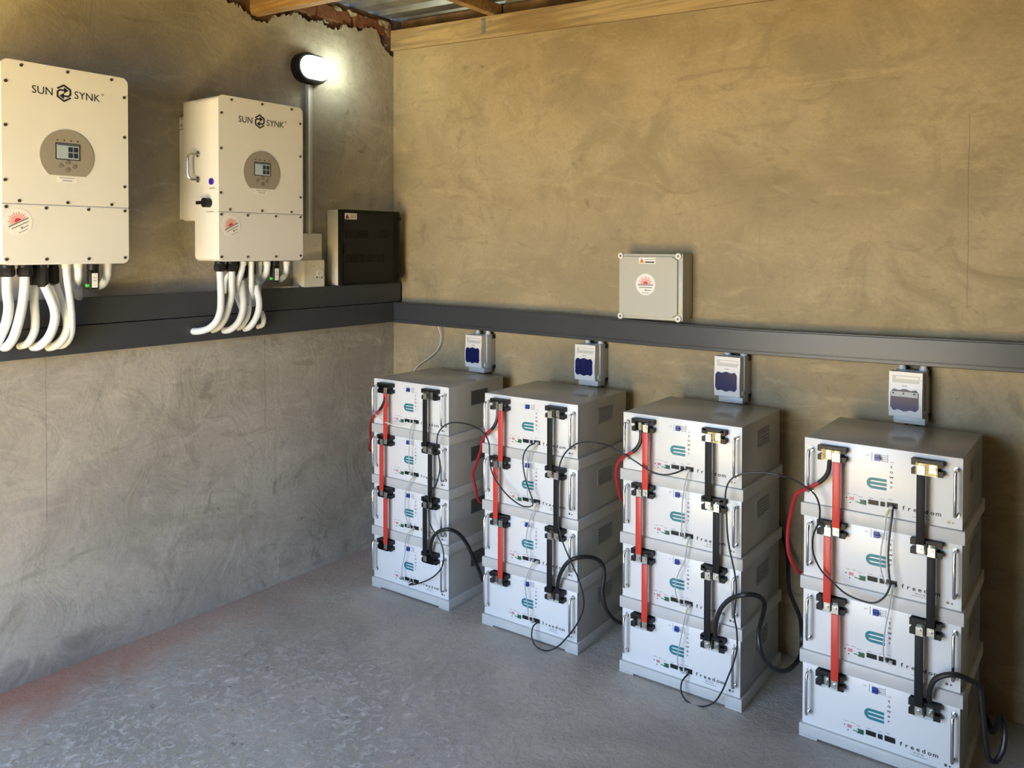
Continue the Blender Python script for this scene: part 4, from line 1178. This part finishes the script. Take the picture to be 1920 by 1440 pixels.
    MB(L).rect(0.176, 0.226, 0.2895, 0.2915, XF + 0.0006, XF + 0.0009).rect(0.186, 0.218, 0.2805, 0.283, XF + 0.0006, XF + 0.0009).obj('print_lines', M_INKG, lab)
    sun_sticker(lower, L, 0.0475 if which == 0 else 0.057, 0.140 if which == 0 else 0.142, 0.043, XF + 0.0002, math.radians(27))
    # left flank: handle, button, isolator knob
    m = MB()
    m.tube([(0.159, 0.0, 0.432), (0.150, -0.024, 0.432), (0.142, -0.034, 0.424), (0.140, -0.036, 0.412), (0.140, -0.036, 0.350), (0.142, -0.034, 0.338), (0.150, -0.024, 0.330), (0.159, 0.0, 0.330)], 0.0052, 10)
    m.tube([(0.159, 0.001, 0.432), (0.159, -0.004, 0.432)], 0.013, 14).tube([(0.159, 0.001, 0.330), (0.159, -0.004, 0.330)], 0.013, 14)
    m.obj('side_handle', M_CHROME, t, True)
    MB().tube([(0.250, 0.001, 0.318), (0.250, -0.006, 0.318)], 0.013, 16).obj('power_button', M_PURPLE, t, True)
    m = MB(lambda u, v, d: (u, -d, v))
    m.text('ON/OFF', 0.236, 0.288, 0.009, 0.0006)
    m.text('DC SWITCH', 0.214, 0.195, 0.009, 0.0006)
    m.obj('side_lettering', M_INK, t)
    k = MB().tube([(0.232, 0.001, 0.234), (0.232, -0.026, 0.234)], 0.019, 18)
    k.box(0.192, 0.250, -0.036, -0.026, 0.227, 0.241, 0.003, 2)
    k.obj('isolator_knob', M_BLACK, t, True)
    return t
I1 = (-2.042, 1.518)
I2 = (-1.263, 1.519)
inv1 = inverter(*I1, 'white inverter at the left edge of the picture, nearest the camera', 0)
inv2 = inverter(*I2, 'white inverter with its handled side showing, between the lamp conduit and the other inverter', 1)
def gland(parent, y0, z0, x, y, zt, zb, r, n=12):
    m = MB()
    m.tube([(x, y - y0, zt - z0), (x, y - y0, zt - 0.010 - z0)], r * 0.92, 12)
    m.tube([(x, y - y0, zt - 0.010 - z0), (x, y - y0, zt - 0.016 - z0), (x, y - y0, zb + 0.008 - z0), (x, y - y0, zb - z0)], r, 8, rfun=lambda s: r * 0.95 if s < 0.1 else (r * 1.10 if s < 0.9 else r * 0.85))
    m.obj('cable_gland', M_BLACK, parent, True)
for x, y, zb, r in ((0.21, -1.995, 1.478, 0.024), (0.21, -1.940, 1.477, 0.024), (0.16, -1.889, 1.446, 0.017), (0.20, -1.880, 1.44, 0.017), (0.16, -1.826, 1.448, 0.017)):
    gland(inv1, *I1, x, y, 1.5175, zb, r)
for x, y, zb, r in ((0.23, -1.215, 1.478, 0.022), (0.23, -1.162, 1.477, 0.022), (0.20, -1.100, 1.445, 0.017), (0.17, -1.063, 1.445, 0.017), (0.20, -1.04, 1.46, 0.015)):
    gland(inv2, *I2, x, y, 1.5185, zb, r)
def dongle(y, zt, label):
    t = thing('wifi_dongle', label, 'dongle', (0.22, y, zt))
    MB().tube([(0, 0, -0.001), (0, 0, -0.022)], 0.020, 14).obj('collar', M_BLACK, t, True)
    MB().box(-0.013, 0.013, -0.0175, 0.0175, -0.090, -0.0225, 0.005, 3).obj('body', M_BLACK, t, True)
    MB(mp_left).rect(-0.0105, 0.0105, -0.084, -0.033, 0.0132, 0.0138).obj('label_plate', M_STICK, t)
    MB(mp_left).rect(-0.006, 0.006, -0.060, -0.058, 0.0138, 0.014).rect(-0.006, 0.006, -0.050, -0.048, 0.0138, 0.014).obj('print_lines', M_INKG, t)
    MB().tube([(0.004, -0.0176, -0.076), (0.004, -0.026, -0.076)], 0.006, 12).obj('green_light', M_LED, t, True)
dongle(-1.7195, 1.5165, 'black plug-in dongle with a green light under the leftmost inverter')
dongle(-0.940, 1.5175, 'black plug-in dongle with a green light under the inverter by the conduit')

HN1 = dict(a='thick white hose at the picture edge, first under the leftmost inverter', b='thick white hose from the second black gland of the leftmost inverter', c='white hose, third from the left under the leftmost inverter',
           d='white hose, fourth from the left, bowing out under the leftmost inverter', e='white hose, fifth from the left, lying beside the straight pipe', f='slim white hose dropping straight from the leftmost inverter, rightmost of its bundle',
           g='short white elbow hose left of the dongle under the leftmost inverter', h='short white elbow hose right of the dongle under the leftmost inverter', grey='grey cable end on the upper trunk under the leftmost inverter')
HN2 = dict(a='thick white hose sweeping furthest left from the inverter by the conduit', b='thick white hose from the second black gland of the inverter by the conduit', c='slim white hose curling back behind its bundle under the inverter by the conduit',
           d='white hose bowing in the middle of the bundle under the inverter by the conduit', e='slim white hose in the middle of the bundle, behind the bowing one', f='slim white hose dropping straight from the inverter by the conduit',
           g='white hose, rightmost long one of the bundle under the inverter by the conduit', h='short slim white hose left of the elbow under the inverter by the conduit', i='short white elbow hose left of the dongle under the inverter by the conduit',
           j='small white hose loop low at the right end of the second bundle', k='short white elbow hose right of the dongle under the inverter by the conduit', l='short white hose between the two black glands of the inverter by the conduit',
           grey='grey cable end on the upper trunk under the inverter by the conduit')
def hose(key, pts, label, r, inv):
    if key == 'grey':
        o = MB().tube(smooth_path(pts), 0.014, 12).obj('cable_end', M_GREYC, None, True)
        return tag(o, label, 'cable')
    t = thing('conduit_hose', label, 'hose', (0, 0, 0), 0, 'white hoses under the %s inverter' % inv)
    sp = smooth_path(pts, 0.014)
    MB().tube(sp, r, 14).obj('hose_tube', M_HOSE, t, True)
    if key in 'fgh' and inv == 'left' or key in 'cfhik' and inv == 'right':
        p = sp[0]
        MB().tube([(p.x, p.y, p.z + 0.0), (p.x, p.y, p.z - 0.016)], r * 1.13, 14).obj('hose_collar', M_GLAND, t, True)
R1 = dict(a=0.0155, b=0.0155, c=0.0135, d=0.0155, e=0.0150, f=0.0125, g=0.0140, h=0.0145)
R2 = dict(a=0.0145, b=0.0140, c=0.0125, d=0.0145, e=0.0110, f=0.0115, g=0.0140, h=0.0115, i=0.0135, j=0.0110, k=0.0130, l=0.0100)
for k, pts in HOSE1.items():
    hose(k, pts, HN1[k], R1.get(k, 0.014), 'left')
for k, pts in HOSE2.items():
    hose(k, pts, HN2[k], R2.get(k, 0.013), 'right')
